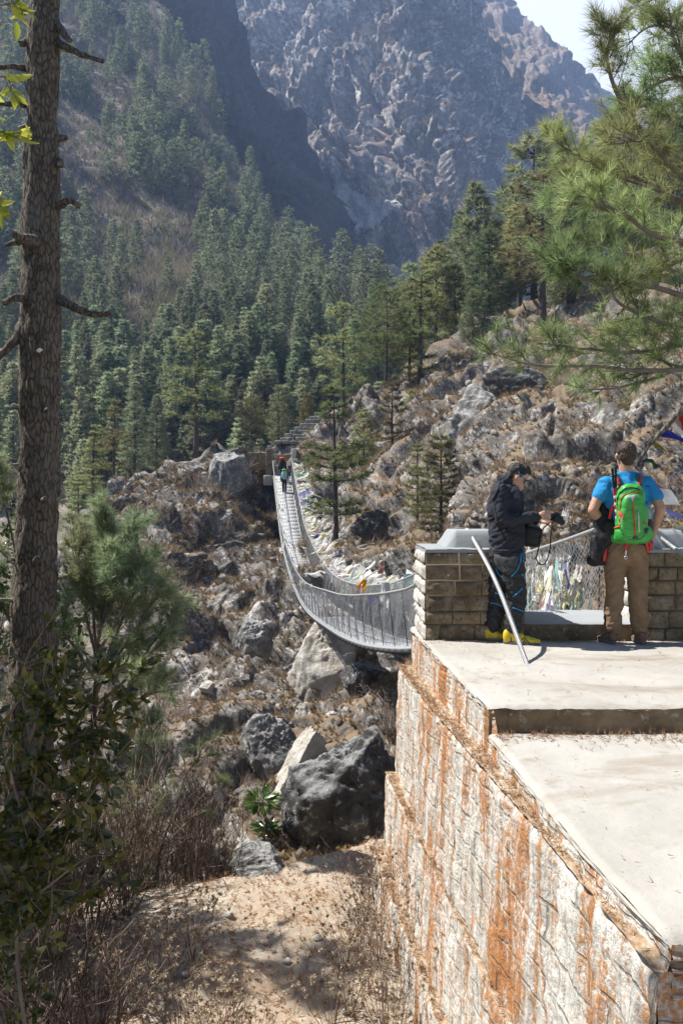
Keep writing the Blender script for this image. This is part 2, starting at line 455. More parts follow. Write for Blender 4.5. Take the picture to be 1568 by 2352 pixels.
M['litter_ledge'] = n.done(n.ramp(b, [(.3, (.18, .09, .045)), (.5, (.40, .29, .19)), (.64, (.55, .48, .39))]), 1., n.bump(b, .9, .03), .1)

flat('galvanised', (.50, .51, .52), .45, .15, 8, 0, .5, .55)
flat('deck_steel', (.50, .51, .52), .6, .15, 5, 0, .4, .35)
flat('dark_steel', (.06, .06, .065), .6, .2)
flat('wire_rope', (.42, .42, .41), .5, .15, 60, .3, .4, .5)
n = NT('netting'); M['netting'] = n.done(n.mix(n.noise(1.4), (.45, .455, .46), (.68, .685, .69)), .42, None, .5, .35)
# ------------------------------------------------------------------ camera, sun, sky, air
cam = bpy.data.cameras.new('camera'); cam.sensor_fit = 'VERTICAL'; cam.sensor_height = 36.0; cam.lens = 28.0
cam.clip_start = .05; cam.clip_end = 6000
co = bpy.data.objects.new('camera', cam); COL.objects.link(co); co.rotation_euler = (R(90), 0, 0); SC.camera = co

SUN_EL = R(56); SUN_DIR = nrm(np.array([-.966, .26, 0.])) * math.cos(SUN_EL) + np.array([0, 0, math.sin(SUN_EL)])   # towards the sun
sl = bpy.data.lights.new('sun', 'SUN'); sl.energy = 5.0; sl.angle = R(.55); sl.color = (1., .965, .905)
so = bpy.data.objects.new('sun', sl); COL.objects.link(so)
so.rotation_euler = Vector(SUN_DIR).to_track_quat('Z', 'Y').to_euler()
w = bpy.data.worlds.new('World'); SC.world = w; w.use_nodes = True
wt = w.node_tree; wt.nodes.clear()
wo = wt.nodes.new('ShaderNodeOutputWorld'); bg = wt.nodes.new('ShaderNodeBackground'); sk = wt.nodes.new('ShaderNodeTexSky')
sk.sky_type = 'NISHITA'; sk.sun_disc = False; sk.sun_elevation = SUN_EL; sk.sun_rotation = math.atan2(SUN_DIR[0], SUN_DIR[1]); sk.altitude = 2800
sk.dust_density = 1.5
tc = wt.nodes.new('ShaderNodeTexCoord'); mp = wt.nodes.new('ShaderNodeMapping'); mp.inputs['Scale'].default_value = (1, 1, 1.8)
nz = wt.nodes.new('ShaderNodeTexNoise'); nz.inputs['Scale'].default_value = 2.6; nz.inputs['Detail'].default_value = 7; nz.inputs['Roughness'].default_value = .55
rp = wt.nodes.new('ShaderNodeValToRGB'); rp.color_ramp.elements[0].position = .28; rp.color_ramp.elements[1].position = .50
mx = wt.nodes.new('ShaderNodeMix'); mx.data_type = 'RGBA'; mx.inputs[7].default_value = (9.6, 10., 10.7, 1)
L = wt.links.new
L(tc.outputs['Generated'], mp.inputs[0]); L(mp.outputs[0], nz.inputs['Vector']); L(nz.outputs[0], rp.inputs[0])
dt = wt.nodes.new('ShaderNodeVectorMath'); dt.operation = 'DOT_PRODUCT'; dt.inputs[1].default_value = (.22, .83, .51)
mr = wt.nodes.new('ShaderNodeMapRange'); mr.inputs[1].default_value = .72; mr.inputs[2].default_value = .95
ad = wt.nodes.new('ShaderNodeMath'); ad.operation = 'MULTIPLY'; ad.use_clamp = True       # a bank of cloud over the far ridge
L(tc.outputs['Generated'], dt.inputs[0]); L(dt.outputs['Value'], mr.inputs[0]); L(mr.outputs[0], ad.inputs[0]); L(rp.outputs[0], ad.inputs[1]); L(ad.outputs[0], mx.inputs[0]); L(sk.outputs[0], mx.inputs[6]); L(mx.outputs[2], bg.inputs[0]); L(bg.outputs[0], wo.inputs[0])
bg.inputs[1].default_value = .058
SC.view_settings.view_transform = 'Standard'; SC.view_settings.look = 'None'; SC.view_settings.exposure = EXPO = 1.15; SC.view_settings.gamma = 1
cy = SC.cycles
cy.max_bounces = 5; cy.diffuse_bounces = 3; cy.glossy_bounces = 2; cy.transmission_bounces = 4; cy.transparent_max_bounces = 8; cy.volume_bounces = 0
cy.caustics_reflective = False; cy.caustics_refractive = False; cy.sample_clamp_indirect = 6
try:
    cy.use_denoising = True; cy.denoiser = 'OPENIMAGEDENOISE'
except Exception: pass

hz = MB(); add_box(hz, (-900, -60, -75), (800, 1560, 830))
nt = NT('air'); pv = nt.n('ShaderNodeVolumePrincipled'); pv.inputs['Color'].default_value = (.42, .60, 1., 1); pv.inputs['Density'].default_value = .00030; pv.inputs['Anisotropy'].default_value = .1
nt.t.links.new(pv.outputs[0], nt.out.inputs['Volume'])
ho = obj('haze', hz, nt.m); tag(ho, kind='stuff')

# ------------------------------------------------------------------ terrain: sheets through points of known direction and distance
class TPS:
    def __init__(s, pts, sc=1.):
        p = np.array(pts, float); s.c = p[:, :2] / 500.; v = np.log(p[:, 2] * sc)
        d = np.linalg.norm(s.c[:, None] - s.c[None], axis=2); K = np.where(d > 0, d * d * np.log(d + 1e-12), 0) + np.eye(len(p)) * .004
        A = np.block([[K, np.c_[np.ones(len(p)), s.c]], [np.r_[np.ones((1, len(p))), s.c.T], np.zeros((3, 3))]])
        s.w = np.linalg.solve(A, np.r_[v, 0, 0, 0])
    def __call__(s, x, y):
        q = np.stack([np.ravel(x), np.ravel(y)], 1) / 500.; out = np.zeros(len(q))
        for a in range(0, len(q), 60000):
            d = np.linalg.norm(q[a:a + 60000, None] - s.c[None], axis=2)
            out[a:a + 60000] = np.where(d > 0, d * d * np.log(d + 1e-12), 0) @ s.w[:-3] + s.w[-3] + q[a:a + 60000] @ s.w[-2:]
        return np.exp(out).reshape(np.shape(x))

class Land:
    def __init__(s, name, top, bottom, ctrl, nx, ny, disp, mat, sc=1., back=.05, nb=14, xr=None, backdrop=.9):
        top = np.array(top, float); s.tps = TPS(ctrl, sc); x0, x1 = xr or (top[0, 0], top[-1, 0])
        xs = np.linspace(x0, x1, nx); vs = np.linspace(0, 1, ny)
        yt = np.interp(xs, top[:, 0], top[:, 1])
        b = np.array(bottom, float) if isinstance(bottom, list) else np.array([[x0, bottom], [x1, bottom]], float)
        yb = np.interp(xs, b[:, 0], b[:, 1])
        X = np.repeat(xs[:, None], ny, 1); Y = yt[:, None] + (yb - yt)[:, None] * vs[None]
        D = s.tps(X, Y)
        G = np.stack([(X - CX) / F * D, D, (CY - Y) / F * D], 2)
        # the far side of the crest, out of sight: the sheet rolls over and falls away
        rows = []
        up = G[:, 0] - G[:, 1]; step = D[:, 0:1] * back
        for k in range(nb, 0, -1):
            t = k
            rows.append(G[:, 0] + np.concatenate([G[:, 0, 0:1] / G[:, 0, 1:2] * step * t, step * t, -step * backdrop * t * (t / nb) ** .6], 1))
        B = np.stack(rows, 1); G = np.concatenate([B, G], 1)
        s.nu, s.nv = nx, ny + nb; s.nb = nb
        V = G.reshape(-1, 3)
        gx = np.gradient(G, axis=0); gy = np.gradient(G, axis=1)
        N = nrm(np.cross(gy, gx)).reshape(-1, 3); N = np.where((np.sum(N * V, 1) > 0)[:, None], -N, N)
        V = disp(V, N)
        G2 = V.reshape(s.nu, s.nv, 3).copy(); S = G2.copy(); S[1:-1, 1:-1] = (G2[2:, 1:-1] + G2[:-2, 1:-1] + G2[1:-1, 2:] + G2[1:-1, :-2]) / 4; G2 += .55 * (S - G2); V = G2.reshape(-1, 3)
        s.V = V.reshape(s.nu, s.nv, 3)
        mb = MB(); mb.add(V, grid_faces(s.nu, s.nv))
        s.o = obj(name, mb, M[mat]); tag(s.o, kind='structure')
        s.xs = xs; s.yt = yt; s.yb = yb; s.ny = ny; s.mb = mb
        vis = s.V[:, nb:]
        gx = np.gradient(vis, axis=0); gy = np.gradient(vis, axis=1); s.N = nrm(np.cross(gy, gx)); fl = np.sum(s.N * vis, 2) > 0; s.N[fl] *= -1
        s.px = CX + F * vis[..., 0] / vis[..., 1]; s.py = CY - F * vis[..., 2] / vis[..., 1]
        s.vis = vis
    def at(s, x, y):
        """world point (displaced) seen at photo position x, y"""
        i = int(np.clip(round((x - s.xs[0]) / (s.xs[-1] - s.xs[0]) * (len(s.xs) - 1)), 0, len(s.xs) - 1))
        j = int(np.argmin(np.abs(s.py[i] - y))); return s.vis[i, j].copy()
    def scatter(s, n, rng, cond=None, nzmin=None):
        out = []
        I = rng.integers(0, s.vis.shape[0], n * 6); J = rng.integers(0, s.vis.shape[1], n * 6)
        for i, j in zip(I, J):
            if nzmin is not None and s.N[i, j, 2] < nzmin: continue
            if cond is not None and not cond(s.px[i, j], s.py[i, j]): continue
            out.append((i, j))
            if len(out) >= n: break
        return np.array(out)

def disp_hill(V, N):
    p = V
    d = 1.3 * fbm(p / 9., 3, .5, 5) + 1.15 * facets(p * np.array([1, 1, .75]) / 4.6 + .25 * fbm(p / 3., 2, .5, 9)[:, None], 26, .9, .5)
    d += .42 * facets(p * np.array([1, 1, .75]) / 1.7, 31, 1., .55) + .15 * facets(p / .62, 37, 1., .5) + .17 * fbm(p / 1.1, 4, .6, 41)
    far = np.clip((V[:, 1] - 14) / 14, .5, 1.)
    return V + N * (d * far)[:, None] + np.array([0, 0, 1.]) * (.3 * far * vnoise(p / 2., 77))[:, None]
def disp_cliff(a, sc, streak=2.2):
    def f(V, N):
        p = V * np.array([1, 1, 1 / streak]); lean = V[:, 2:3] * np.array([[.18, 0, 0]])
        q = (p + lean)
        d = a * (2.4 * fbm(V / (120 * sc), 3, .5, 3) + 1.7 * facets(q / (62 * sc) + .12 * fbm(V / (30 * sc), 2, .5, 5)[:, None], 13, 1.1, .6)
                 + .95 * facets(q / (25 * sc), 23, 1.1, .6) + .28 * facets(q / (10 * sc), 33, 1.1, .6) + .13 * facets(q / (4.5 * sc), 43, 1.1, .6)
                 - .9 * np.clip(fbm(V * np.array([1, 1, .16]) / (30 * sc), 2, .5, 61, True) - .25, 0, 1) * 2)
        return V + N * d[:, None]
    return f
def disp_soft(a, sc):
    def f(V, N):
        d = a * (fbm(V / (45 * sc), 5, .5, 6) + .3 * fbm(V / (8 * sc), 3, .6, 7, True))
        return V + N * d[:, None]
    return f

hill = Land('hillside',
    [(-400, 1500), (-100, 1450), (60, 1380), (150, 1290), (215, 1180), (250, 1112), (300, 1098), (350, 1085), (430, 1055), (510, 1036), (600, 1040), (655, 1022), (700, 990), (740, 970), (800, 925), (900, 885), (1000, 815), (1080, 742), (1160, 720), (1250, 695), (1400, 605), (1568, 490), (1900, 260)],
    [(-400, 2300), (900, 2250), (1000, 1750), (1900, 1750)],
    [(-400, 1500, 26), (60, 1380, 38), (215, 1180, 47), (250, 1110, 51), (350, 1085, 55), (430, 1055, 58), (510, 1036, 60), (600, 1040, 63), (655, 1022, 64), (740, 970, 64), (800, 925, 66), (900, 885, 68), (1000, 815, 72), (1080, 742, 76), (1250, 695, 80), (1400, 605, 88), (1568, 490, 96), (1900, 260, 110),
     (500, 1200, 50), (300, 1250, 42), (650, 1250, 54), (620, 1330, 46), (500, 1400, 38), (700, 1420, 37), (740, 1550, 28.5), (560, 1500, 31), (400, 1500, 29), (250, 1500, 26), (600, 1650, 22), (400, 1700, 19.5), (750, 1700, 20.5), (900, 1600, 23), (930, 1500, 26.5), (780, 1850, 15.5), (600, 1900, 14), (450, 1950, 12.8), (300, 2000, 12), (100, 2100, 11), (880, 1980, 12.5), (880, 2200, 10.5), (500, 2200, 10.5), (-300, 2200, 10),
     (630, 1110, 62), (640, 1170, 59), (720, 1100, 57), (800, 1200, 47), (770, 1280, 43), (850, 1050, 58), (1000, 1200, 37), (950, 1290, 34), (1000, 1000, 50), (1100, 1150, 28), (1090, 1230, 29), (1120, 900, 52), (1200, 1100, 26), (1300, 1000, 33), (1400, 1000, 31), (1400, 1200, 23), (1500, 1100, 25), (1568, 900, 38), (1350, 850, 50), (1250, 760, 68), (1568, 600, 76), (1900, 1000, 30), (1900, 1300, 19), (1500, 1350, 19.5), (1200, 1350, 22.5), (1200, 1600, 16.5), (1500, 1700, 14.5), (1900, 1700, 12)],
    560, 620, disp_hill, 'hillside_rock', back=.035)

forest_hill = Land('forest_slope',
    [(-500, -200), (0, -190), (200, -170), (300, -90), (350, 0), (450, 160), (500, 275), (560, 405), (640, 520), (700, 612), (760, 655), (840, 695), (900, 765), (1000, 860), (1200, 960)], 1560,
    [(0, 1150, 128), (400, 1080, 138), (700, 1000, 150), (840, 820, 185), (840, 700, 255), (700, 615, 325), (560, 410, 385), (350, 0, 500), (0, 620, 240), (0, 0, 400), (300, 620, 250), (500, 700, 225), (400, 300, 365), (-500, 1150, 120), (-500, -200, 430), (1000, 870, 210), (1200, 1000, 190), (200, 250, 350), (200, 900, 170), (600, 800, 195), (1100, 1290, 150), (100, 1290, 108), (600, 1290, 125), (100, 1560, 70), (600, 1560, 95)],
    260, 300, disp_soft(5., 1.), 'forest_floor', back=.02, sc=.86)

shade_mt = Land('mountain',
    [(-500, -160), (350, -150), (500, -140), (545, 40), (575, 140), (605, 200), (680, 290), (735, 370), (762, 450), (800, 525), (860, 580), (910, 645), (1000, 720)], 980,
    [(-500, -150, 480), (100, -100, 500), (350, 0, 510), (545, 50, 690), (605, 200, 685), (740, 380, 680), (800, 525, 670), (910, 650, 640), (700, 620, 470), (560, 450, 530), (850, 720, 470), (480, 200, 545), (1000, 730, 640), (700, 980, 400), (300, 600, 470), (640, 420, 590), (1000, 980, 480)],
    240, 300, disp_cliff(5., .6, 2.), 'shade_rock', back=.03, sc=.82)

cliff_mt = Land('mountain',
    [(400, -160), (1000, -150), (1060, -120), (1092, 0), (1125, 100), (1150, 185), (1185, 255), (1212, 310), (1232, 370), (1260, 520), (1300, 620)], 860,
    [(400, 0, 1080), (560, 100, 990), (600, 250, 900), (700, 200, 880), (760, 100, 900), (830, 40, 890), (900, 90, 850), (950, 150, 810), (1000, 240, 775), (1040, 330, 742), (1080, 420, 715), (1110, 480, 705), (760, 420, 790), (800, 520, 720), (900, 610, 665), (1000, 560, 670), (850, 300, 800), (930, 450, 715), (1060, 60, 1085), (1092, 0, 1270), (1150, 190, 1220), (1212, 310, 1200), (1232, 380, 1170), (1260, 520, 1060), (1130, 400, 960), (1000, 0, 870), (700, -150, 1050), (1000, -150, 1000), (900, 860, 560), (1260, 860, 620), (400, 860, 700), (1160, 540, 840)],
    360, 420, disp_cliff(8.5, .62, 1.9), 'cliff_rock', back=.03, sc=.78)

def inside(poly_, x, y):
    c = np.zeros(np.shape(x), bool); q = poly_[-1]
    for r_ in poly_:
        c ^= ((r_[1] > y) != (q[1] > y)) & (x < (q[0] - r_[0]) * (y - r_[1]) / (q[1] - r_[1] + 1e-9) + r_[0]); q = r_
    return c
def skin(land, poly_, name, mat, lift, amp, wob=8):
    """loose material lying on a slope: a smoothed layer over the cells inside an outline"""
    G = land.vis.copy(); X = land.px; Y = land.py
    for _ in range(14): G[1:-1, 1:-1] = (G[1:-1, 1:-1] * 2 + G[2:, 1:-1] + G[:-2, 1:-1] + G[1:-1, 2:] + G[1:-1, :-2]) / 6
    v = G.reshape(-1, 3); G = (v + nrm(np.array([-.3, -.8, .5])) * (lift + amp * fbm(v / (amp * 5), 4, .6, 3))[:, None]).reshape(G.shape)
    wx = (X + wob * vnoise(np.stack([X.ravel() / 25, Y.ravel() / 25, X.ravel() * 0], 1), 3).reshape(X.shape))
    m = inside(poly_, wx, Y); nu, nv = X.shape; f = grid_faces(nu, nv); f = f[m.ravel()[f].all(1)]
    mb = MB(); mb.add(G.reshape(-1, 3), f); tag(obj(name, mb, M[mat]), kind='structure')
n = NT('scree'); f_ = n.noise(.35, detail=7, rough=.75)
M['scree'] = n.done(n.ramp(f_, [(.3, (.25, .24, .225)), (.5, (.42, .405, .385)), (.65, (.54, .525, .505))]), 1., n.bump(f_, .7, 2.), .1)
skin(cliff_mt, [(752, 452), (790, 432), (830, 452), (880, 462), (930, 470), (925, 495), (880, 520), (855, 545), (820, 540), (790, 510), (765, 480)], 'scree', 'scree', 4., 1.5)
third_mt = Land('mountain',
    [(1000, -190), (1120, -120), (1165, -20), (1180, 5), (1205, 38), (1232, 58), (1262, 84), (1290, 106), (1312, 128), (1332, 150), (1348, 165), (1368, 196), (1386, 236), (1412, 252), (1440, 250), (1500, 262), (1650, 300)], 560,
    [(1000, -150, 1290), (1092, 0, 1250), (1180, 5, 1240), (1150, 150, 1170), (1200, 300, 1080), (1300, 110, 1150), (1250, 250, 1060), (1350, 180, 1130), (1386, 240, 1110), (1300, 330, 980), (1412, 260, 1090), (1500, 270, 1080), (1300, 560, 900), (1600, 560, 900), (1000, 560, 1000), (1270, 150, 1130), (1220, 200, 1110), (1650, 310, 1050)],
    220, 240, disp_cliff(5., .7, 1.3), 'third_rock', back=.03, sc=.95)
far_ridge = Land('mountain', [(1250, 120), (1340, 175), (1366, 190), (1385, 203), (1402, 212), (1425, 236), (1450, 250), (1600, 300)], 420,
    [(1250, 120, 1420), (1400, 212, 1420), (1600, 300, 1420), (1400, 420, 1350)], 60, 60, disp_soft(7., 1.2), 'third_rock', back=.02)

# the dirt shelf below the camera, and the gorge floor far below
gx = np.linspace(-26, 9.5, 300); gy = np.linspace(-8, 16, 260)
GX, GY = np.meshgrid(gx, gy, indexing='ij')
def sst(a, b, v): t = np.clip((v - a) / (b - a), 0, 1); return t * t * (3 - 2 * t)
def shelf(X, Y):
    X = np.asarray(X, float); Y = np.asarray(Y, float)
    z = -1.62 - 2.43 * sst(.7, 5.2, Y)
    edge = 9.5 + .35 * np.sin(X * 1.7) + .25 * X
    z = z - np.clip(Y - edge, 0, None) * .75
    z = z - np.clip(-1.2 - X, 0, 3) * .25 - np.clip(-4 - X, 0, None) * .35
    p = np.stack([X.ravel(), Y.ravel(), np.zeros(X.size)], 1)
    return z + (.12 * fbm(p / 1.6, 4, .55, 51) + .05 * fbm(p / .3, 3, .6, 52)).reshape(X.shape)
mb = MB(); mb.add(np.stack([GX, GY, shelf(GX, GY)], 2).reshape(-1, 3), grid_faces(300, 260)[:, ::-1])
tag(obj('ground', mb, M['dirt']), kind='structure')
mb = MB(); add_box(mb, (-880, -55, -73), (790, 1480, -72)); tag(obj('valley_floor', mb, M['forest_floor']), kind='structure')
# ------------------------------------------------------------------ trees
def tufts(C, A, nn, length, width, spread, rng, curve=0.):
    """nn thin needles fanning out of every point C around its axis A"""
    C = np.asarray(C, float); A = nrm(A); n = len(C)
    d = nrm(A[:, None] + spread * rng.normal(size=(n, nn, 3))).reshape(-1, 3)
    c = np.repeat(C, nn, 0); l = np.broadcast_to(np.asarray(length, float), (n,)).repeat(nn) * rng.uniform(.65, 1.15, n * nn)
    s = nrm(np.cross(d, rng.normal(size=d.shape))) * (width * .5)
    tip = c + d * l[:, None]; tip[:, 2] -= curve * l
    V = np.stack([c - s, c + s, tip], 1).reshape(-1, 3)
    return V, np.arange(len(V)).reshape(-1, 3)

def conifer(rng, H, RAD, base=.15, whorls=16, per=5, tw=9, nn=7, nl=.5, nw=.07, droop=.25, lift=.25, power=.8, clump=.0, spread=.55, trunk_r=None, lean=0., side=.4, gap=0., bend=0.):
    trunk_r = trunk_r or H * .016
    hs = np.linspace(0, 1, 9); ph = rng.uniform(0, 6.28, 2)
    tp = np.stack([lean * H * hs + bend * H * np.sin(hs * 3.1 + ph[0]) * hs, bend * H * .6 * np.sin(hs * 2.6 + ph[1]) * hs, hs * H], 1)
    wood = MB(); add_tube(wood, tp, trunk_r * (1 - hs * .93) + .004, 7)
    C = []; A = []; Ln = []
    for k in range(whorls):
        f = base + (1 - base) * (k + rng.uniform(-.3, .3)) / whorls
        f = min(max(f, base * .9), .985)
        if gap and rng.random() < gap and f < .85: continue
        o = np.array([np.interp(f, hs, tp[:, i]) for i in range(3)])
        u = (f - base) / (1 - base)
        prof = (1 - u) ** power * min(1., .55 + 2.2 * u)
        a0 = rng.uniform(0, 6.28)
        for b in range(per):
            if clump and rng.random() < clump: continue
            L = RAD * prof * rng.uniform(.62, 1.15) + .02 * RAD
            a = a0 + b * 6.283 / per + rng.normal() * .25
            out = np.array([math.cos(a), math.sin(a), 0.]); lat = np.array([-out[1], out[0], 0])
            up = lift * (u * 1.6 - .25) - droop * (1 - u)
            t = np.linspace(.06, 1, 6)
            path = o + out * (L * t)[:, None] + np.array([0, 0, 1.]) * (L * (up * t + .22 * t * t))[:, None]
            add_tube(wood, path, np.linspace(max(trunk_r * .2, .008), .004, 6), 4)
            m = max(3, int(tw * (.35 + .65 * prof)))
            s = rng.uniform(.28, 1.02, m) ** .8
            off = rng.normal(size=m) * side * L * .5 * (1.15 - s)
            p = o + out * (L * s)[:, None] + lat * off[:, None] + np.array([0, 0, 1.]) * (L * (up * s + .22 * s * s) + rng.normal(size=m) * .03 * L)[:, None]
            C.append(p); A.append(out * .8 + lat * (np.sign(off) * .5)[:, None] + np.array([0, 0, .35]))
            Ln.append(np.full(m, nl * (.7 + .3 * prof)))
    top = tp[-1] - np.array([0, 0, .02 * H]); C.append(top[None] - [[0, 0, .01 * H]]); A.append(np.array([[0, 0, 1.]])); Ln.append(np.array([nl]))
    crown = MB(); crown.add(*tufts(np.concatenate(C), np.concatenate(A), nn, np.concatenate(Ln), nw, spread, rng))
    return wood, crown

def spray_tree_mesh(name, rng, leafm, barkm, **kw):
    """small distant tree in one mesh: bark first, needles second"""
    wd, cr = conifer(rng, **kw)
    mb = MB(); V = np.concatenate(wd.v); n0 = len(V)
    faces_q = np.concatenate(wd.q); faces_t = np.concatenate(wd.t)
    mb.v.append(V); mb.n = n0; mb.q.append(faces_q); mb.t.append(faces_t)
    mb.add(np.concatenate(cr.v), np.concatenate(cr.t))
    me = mb.mesh(name)
    T = np.concatenate(mb.t); idx = np.zeros(len(me.polygons), np.int32); idx[len(faces_t):len(T)] = 1
    me.materials.append(M[barkm]); me.materials.append(M[leafm]); me.polygons.foreach_set('material_index', idx)
    return me

rt = np.random.default_rng(5)
far_fir = [spray_tree_mesh('conifer', rt, 'fir_needles', 'far_bark', H=20, RAD=4.3, base=.1, whorls=15, per=6, tw=7, nn=5, nl=1.5, nw=.32, droop=.3, lift=.3, power=.75, spread=.5) for _ in range(5)] + \
          [spray_tree_mesh('conifer', rt, 'fir_needles', 'far_bark', H=20, RAD=5.4, base=.2, whorls=11, per=6, tw=8, nn=5, nl=1.5, nw=.32, droop=.12, lift=.3, power=.6, clump=.2, spread=.6, gap=.12) for _ in range(4)]
near_fir = [spray_tree_mesh('conifer', rt, 'fir_needles', 'far_bark', H=20, RAD=3.7, base=.1, whorls=22, per=6, tw=10, nn=7, nl=1.05, nw=.17, droop=.3, lift=.3, power=.75, spread=.5) for _ in range(4)]

# where forest grows on the slope: dense stands with brushy clearings between them
def in_forest(x, y):
    if y < -60: return rt.random() < .45
    v = vnoise(np.array([[x / 150., y / 190., 3.3]]), 19)[0]
    dens = .95 if v > -.14 else .36
    if ((x - 335) / 125) ** 2 + ((y - 650) / 190) ** 2 < 1: dens *= .08       # the olive brush clearing
    if ((x - 215) / 95) ** 2 + ((y - 470) / 110) ** 2 < 1: dens *= .25
    if ((x - 120) / 90) ** 2 + ((y - 620) / 90) ** 2 < 1: dens *= .5
    if x > 480 and y > 560: dens = max(dens, .85)
    return rt.random() < dens
cand = []
for _ in range(9000):
    i = int(rt.integers(3, forest_hill.vis.shape[0] - 3)); j = int(rt.integers(2, forest_hill.vis.shape[1] - 1))
    x, y = forest_hill.px[i, j], forest_hill.py[i, j]
    if x < -60 or x > 930 or y < -110 or y > 1180: continue
    if not in_forest(x, y): continue
    p = forest_hill.vis[i, j]
    ppm = F / p[1]
    sp = 11. * ppm / 5.5 * (.62 if p[1] < 200 else .8)
    if any(abs(x - q[0]) < sp and abs(y - q[1]) < sp * .8 for q in cand): continue
    cand.append((x, y, p))
    if len(cand) > 760: break
cand.sort(key=lambda q: q[2][1])
FG = 'conifers of the forest on the slope across the gorge'
stuff = MB(); stuff_idx = []
for k, (x, y, p) in enumerate(cand):
    me = (near_fir[k % 4] if p[1] < 175 else far_fir[int(rt.integers(0, 9))])
    s = rt.uniform(.5, 1.15) * (.72 if p[1] < 200 else .85)
    if k < 285:
        o = bpy.data.objects.new('conifer_tree', me); COL.objects.link(o); o.location = p + np.array([0, 0, -.8])
        o.scale = (s * rt.uniform(.9, 1.55),) * 2 + (s,); o.rotation_euler = (0, 0, rt.uniform(0, 6.28))
        tag(o, 'dark green conifer among the dense forest on the slope across the gorge', 'tree', FG)
    else:
        stuff_idx.append((me, p, s))
if stuff_idx:
    mb2 = MB(); base = far_fir[:3]; cache = {}
    for me in set(id(m) for m, _, _ in stuff_idx): pass
    Vs = []; Ts = []; mi = []; n = 0
    for me, p, s in stuff_idx:
        if me.name not in cache:
            v = np.empty(len(me.vertices) * 3, np.float32); me.vertices.foreach_get('co', v)
            nt_ = len([0 for q in me.polygons if q.loop_total == 3]); lt = np.empty(len(me.loops), np.int32); me.loops.foreach_get('vertex_index', lt)
            m_ = np.empty(len(me.polygons), np.int32); me.polygons.foreach_get('material_index', m_)
            tri = lt[:nt_ * 3].reshape(-1, 3); cache[me.name] = (v.reshape(-1, 3), tri[m_[:nt_] == 1])
        v, tri = cache[me.name]; a = rt.uniform(0, 6.28); c_, s_ = math.cos(a), math.sin(a)
        V = v * s; V = np.stack([V[:, 0] * c_ - V[:, 1] * s_, V[:, 0] * s_ + V[:, 1] * c_, V[:, 2]], 1) + p
        mb2.add(V, tri)
    tag(obj('distant_conifers', mb2, M['fir_needles']), 'dark conifers too far off to tell apart on the high forest slope', 'forest', kind='stuff')

# leafless brush filling the clearings
def bush_mass(name, land, n, mat, size, cond, rng, nn=16, w=.03, label=None, lift=.2, spread=.8, near=False):
    ij = land.scatter(n, rng, cond)
    C = np.array([land.vis[i, j] for i, j in ij]); A = np.array([land.N[i, j] * .5 + np.array([0, 0, .8]) for i, j in ij])
    sc = rng.uniform(.5, 1.3, len(C)) * size
    if near: sc = sc * np.clip(C[:, 1] / 45., .2, 1.3); w = w * np.clip(C[:, 1] / 45., .25, 1.3).repeat(nn)[:, None]
    mb = MB(); mb.add(*tufts(C, A, nn, sc, w, spread, rng))
    o = obj(name, mb, M[mat]); tag(o, label, 'brush', kind='stuff'); return o
rb = np.random.default_rng(8)
bush_mass('bare_brush', forest_hill, 9000, 'brush_twigs', 4.2, lambda x, y: -30 < x < 900 and y < 1150, rb, 15, .2, 'grey brown leafless brush between the conifers across the gorge', spread=.65)
bush_mass('green_brush', forest_hill, 4200, 'green_brush', 4., lambda x, y: -20 < x < 900 and y < 1150 and (((x - 335) / 130) ** 2 + ((y - 650) / 190) ** 2 < rb.uniform(.3, 1.2) or rb.random() < .35), rb, 15, .2, 'olive budding brush in the clearing across the gorge', spread=.65)
bush_mass('cliff_brush', cliff_mt, 1100, 'brush_twigs', 6.5, lambda x, y: (abs((y - 60) - (x - 820) * 1.0) < 70 and x > 800 and y < 330) or ((x - 1010) / 80) ** 2 + ((y - 480) / 100) ** 2 < 1 or ((x - 930) / 120) ** 2 + ((y - 560) / 60) ** 2 < 1, rb, 12, .5, 'dry brush on the ledges of the sunlit cliff', spread=.7)
bush_mass('ridge_brush', third_mt, 700, 'brush_twigs', 8, lambda x, y: rb.random() < .5, rb, 12, .7, 'dry brush along the far right ridge', spread=.7)
bush_mass('dry_grass', hill, 30000, 'dry_grass', .36, lambda x, y: -50 < x < 1600 and y < 2200 and vnoise(np.array([[x / 60., y / 60., 1.]]), 91)[0] > -.2, rb, 16, .035, 'tufts of dry brown grass on the rocky hillside', spread=.55, near=True)
bush_mass('low_scrub', hill, 2200, 'brush_twigs', .95, lambda x, y: -50 < x < 1600 and y < 2100 and vnoise(np.array([[x / 90., y / 90., 5.]]), 92)[0] > .05, rb, 26, .022, 'low leafless scrub on the rocky hillside', spread=.8, near=True)

def rubble(land, n, rng):
    T = []
    for k in range(10):
        V, Q = sphere((0, 0, 0), (1, 1, 1), 7, 5); pl = nrm(rng.normal(size=(9, 3))); dd = rng.uniform(.55, 1., 9)
        dr = nrm(V); V = dr * np.min(np.where(dr @ pl.T > .05, dd / np.maximum(dr @ pl.T, .05), 9.), 1)[:, None].clip(0, 1.2); T.append((V, Q))
    mb = MB(); ij = land.scatter(n, rng, lambda x, y: -60 < x < 1620 and y < 2230 and vnoise(np.array([[x / 70., y / 70., 9.]]), 95)[0] > -.2)
    for q, (i, j) in enumerate(ij):
        V, Q = T[q % 10]; p = land.vis[i, j]; s = rng.uniform(.05, 1.) ** 2.6 * .26 * np.clip(p[1] / 40, .25, 1.3) + .05
        mb.add((V * s * rng.uniform(.6, 1.2, 3)) @ rotm(*rng.uniform(0, 360, 3)).T + p, Q)
    o = obj('rubble', mb, M['rubble_rock']); tag(o, 'loose rock rubble strewn over the hillside', 'rubble', kind='stuff')
n = NT('rubble_rock'); i_ = n.island(); f_ = n.noise(6, detail=5, rough=.7)
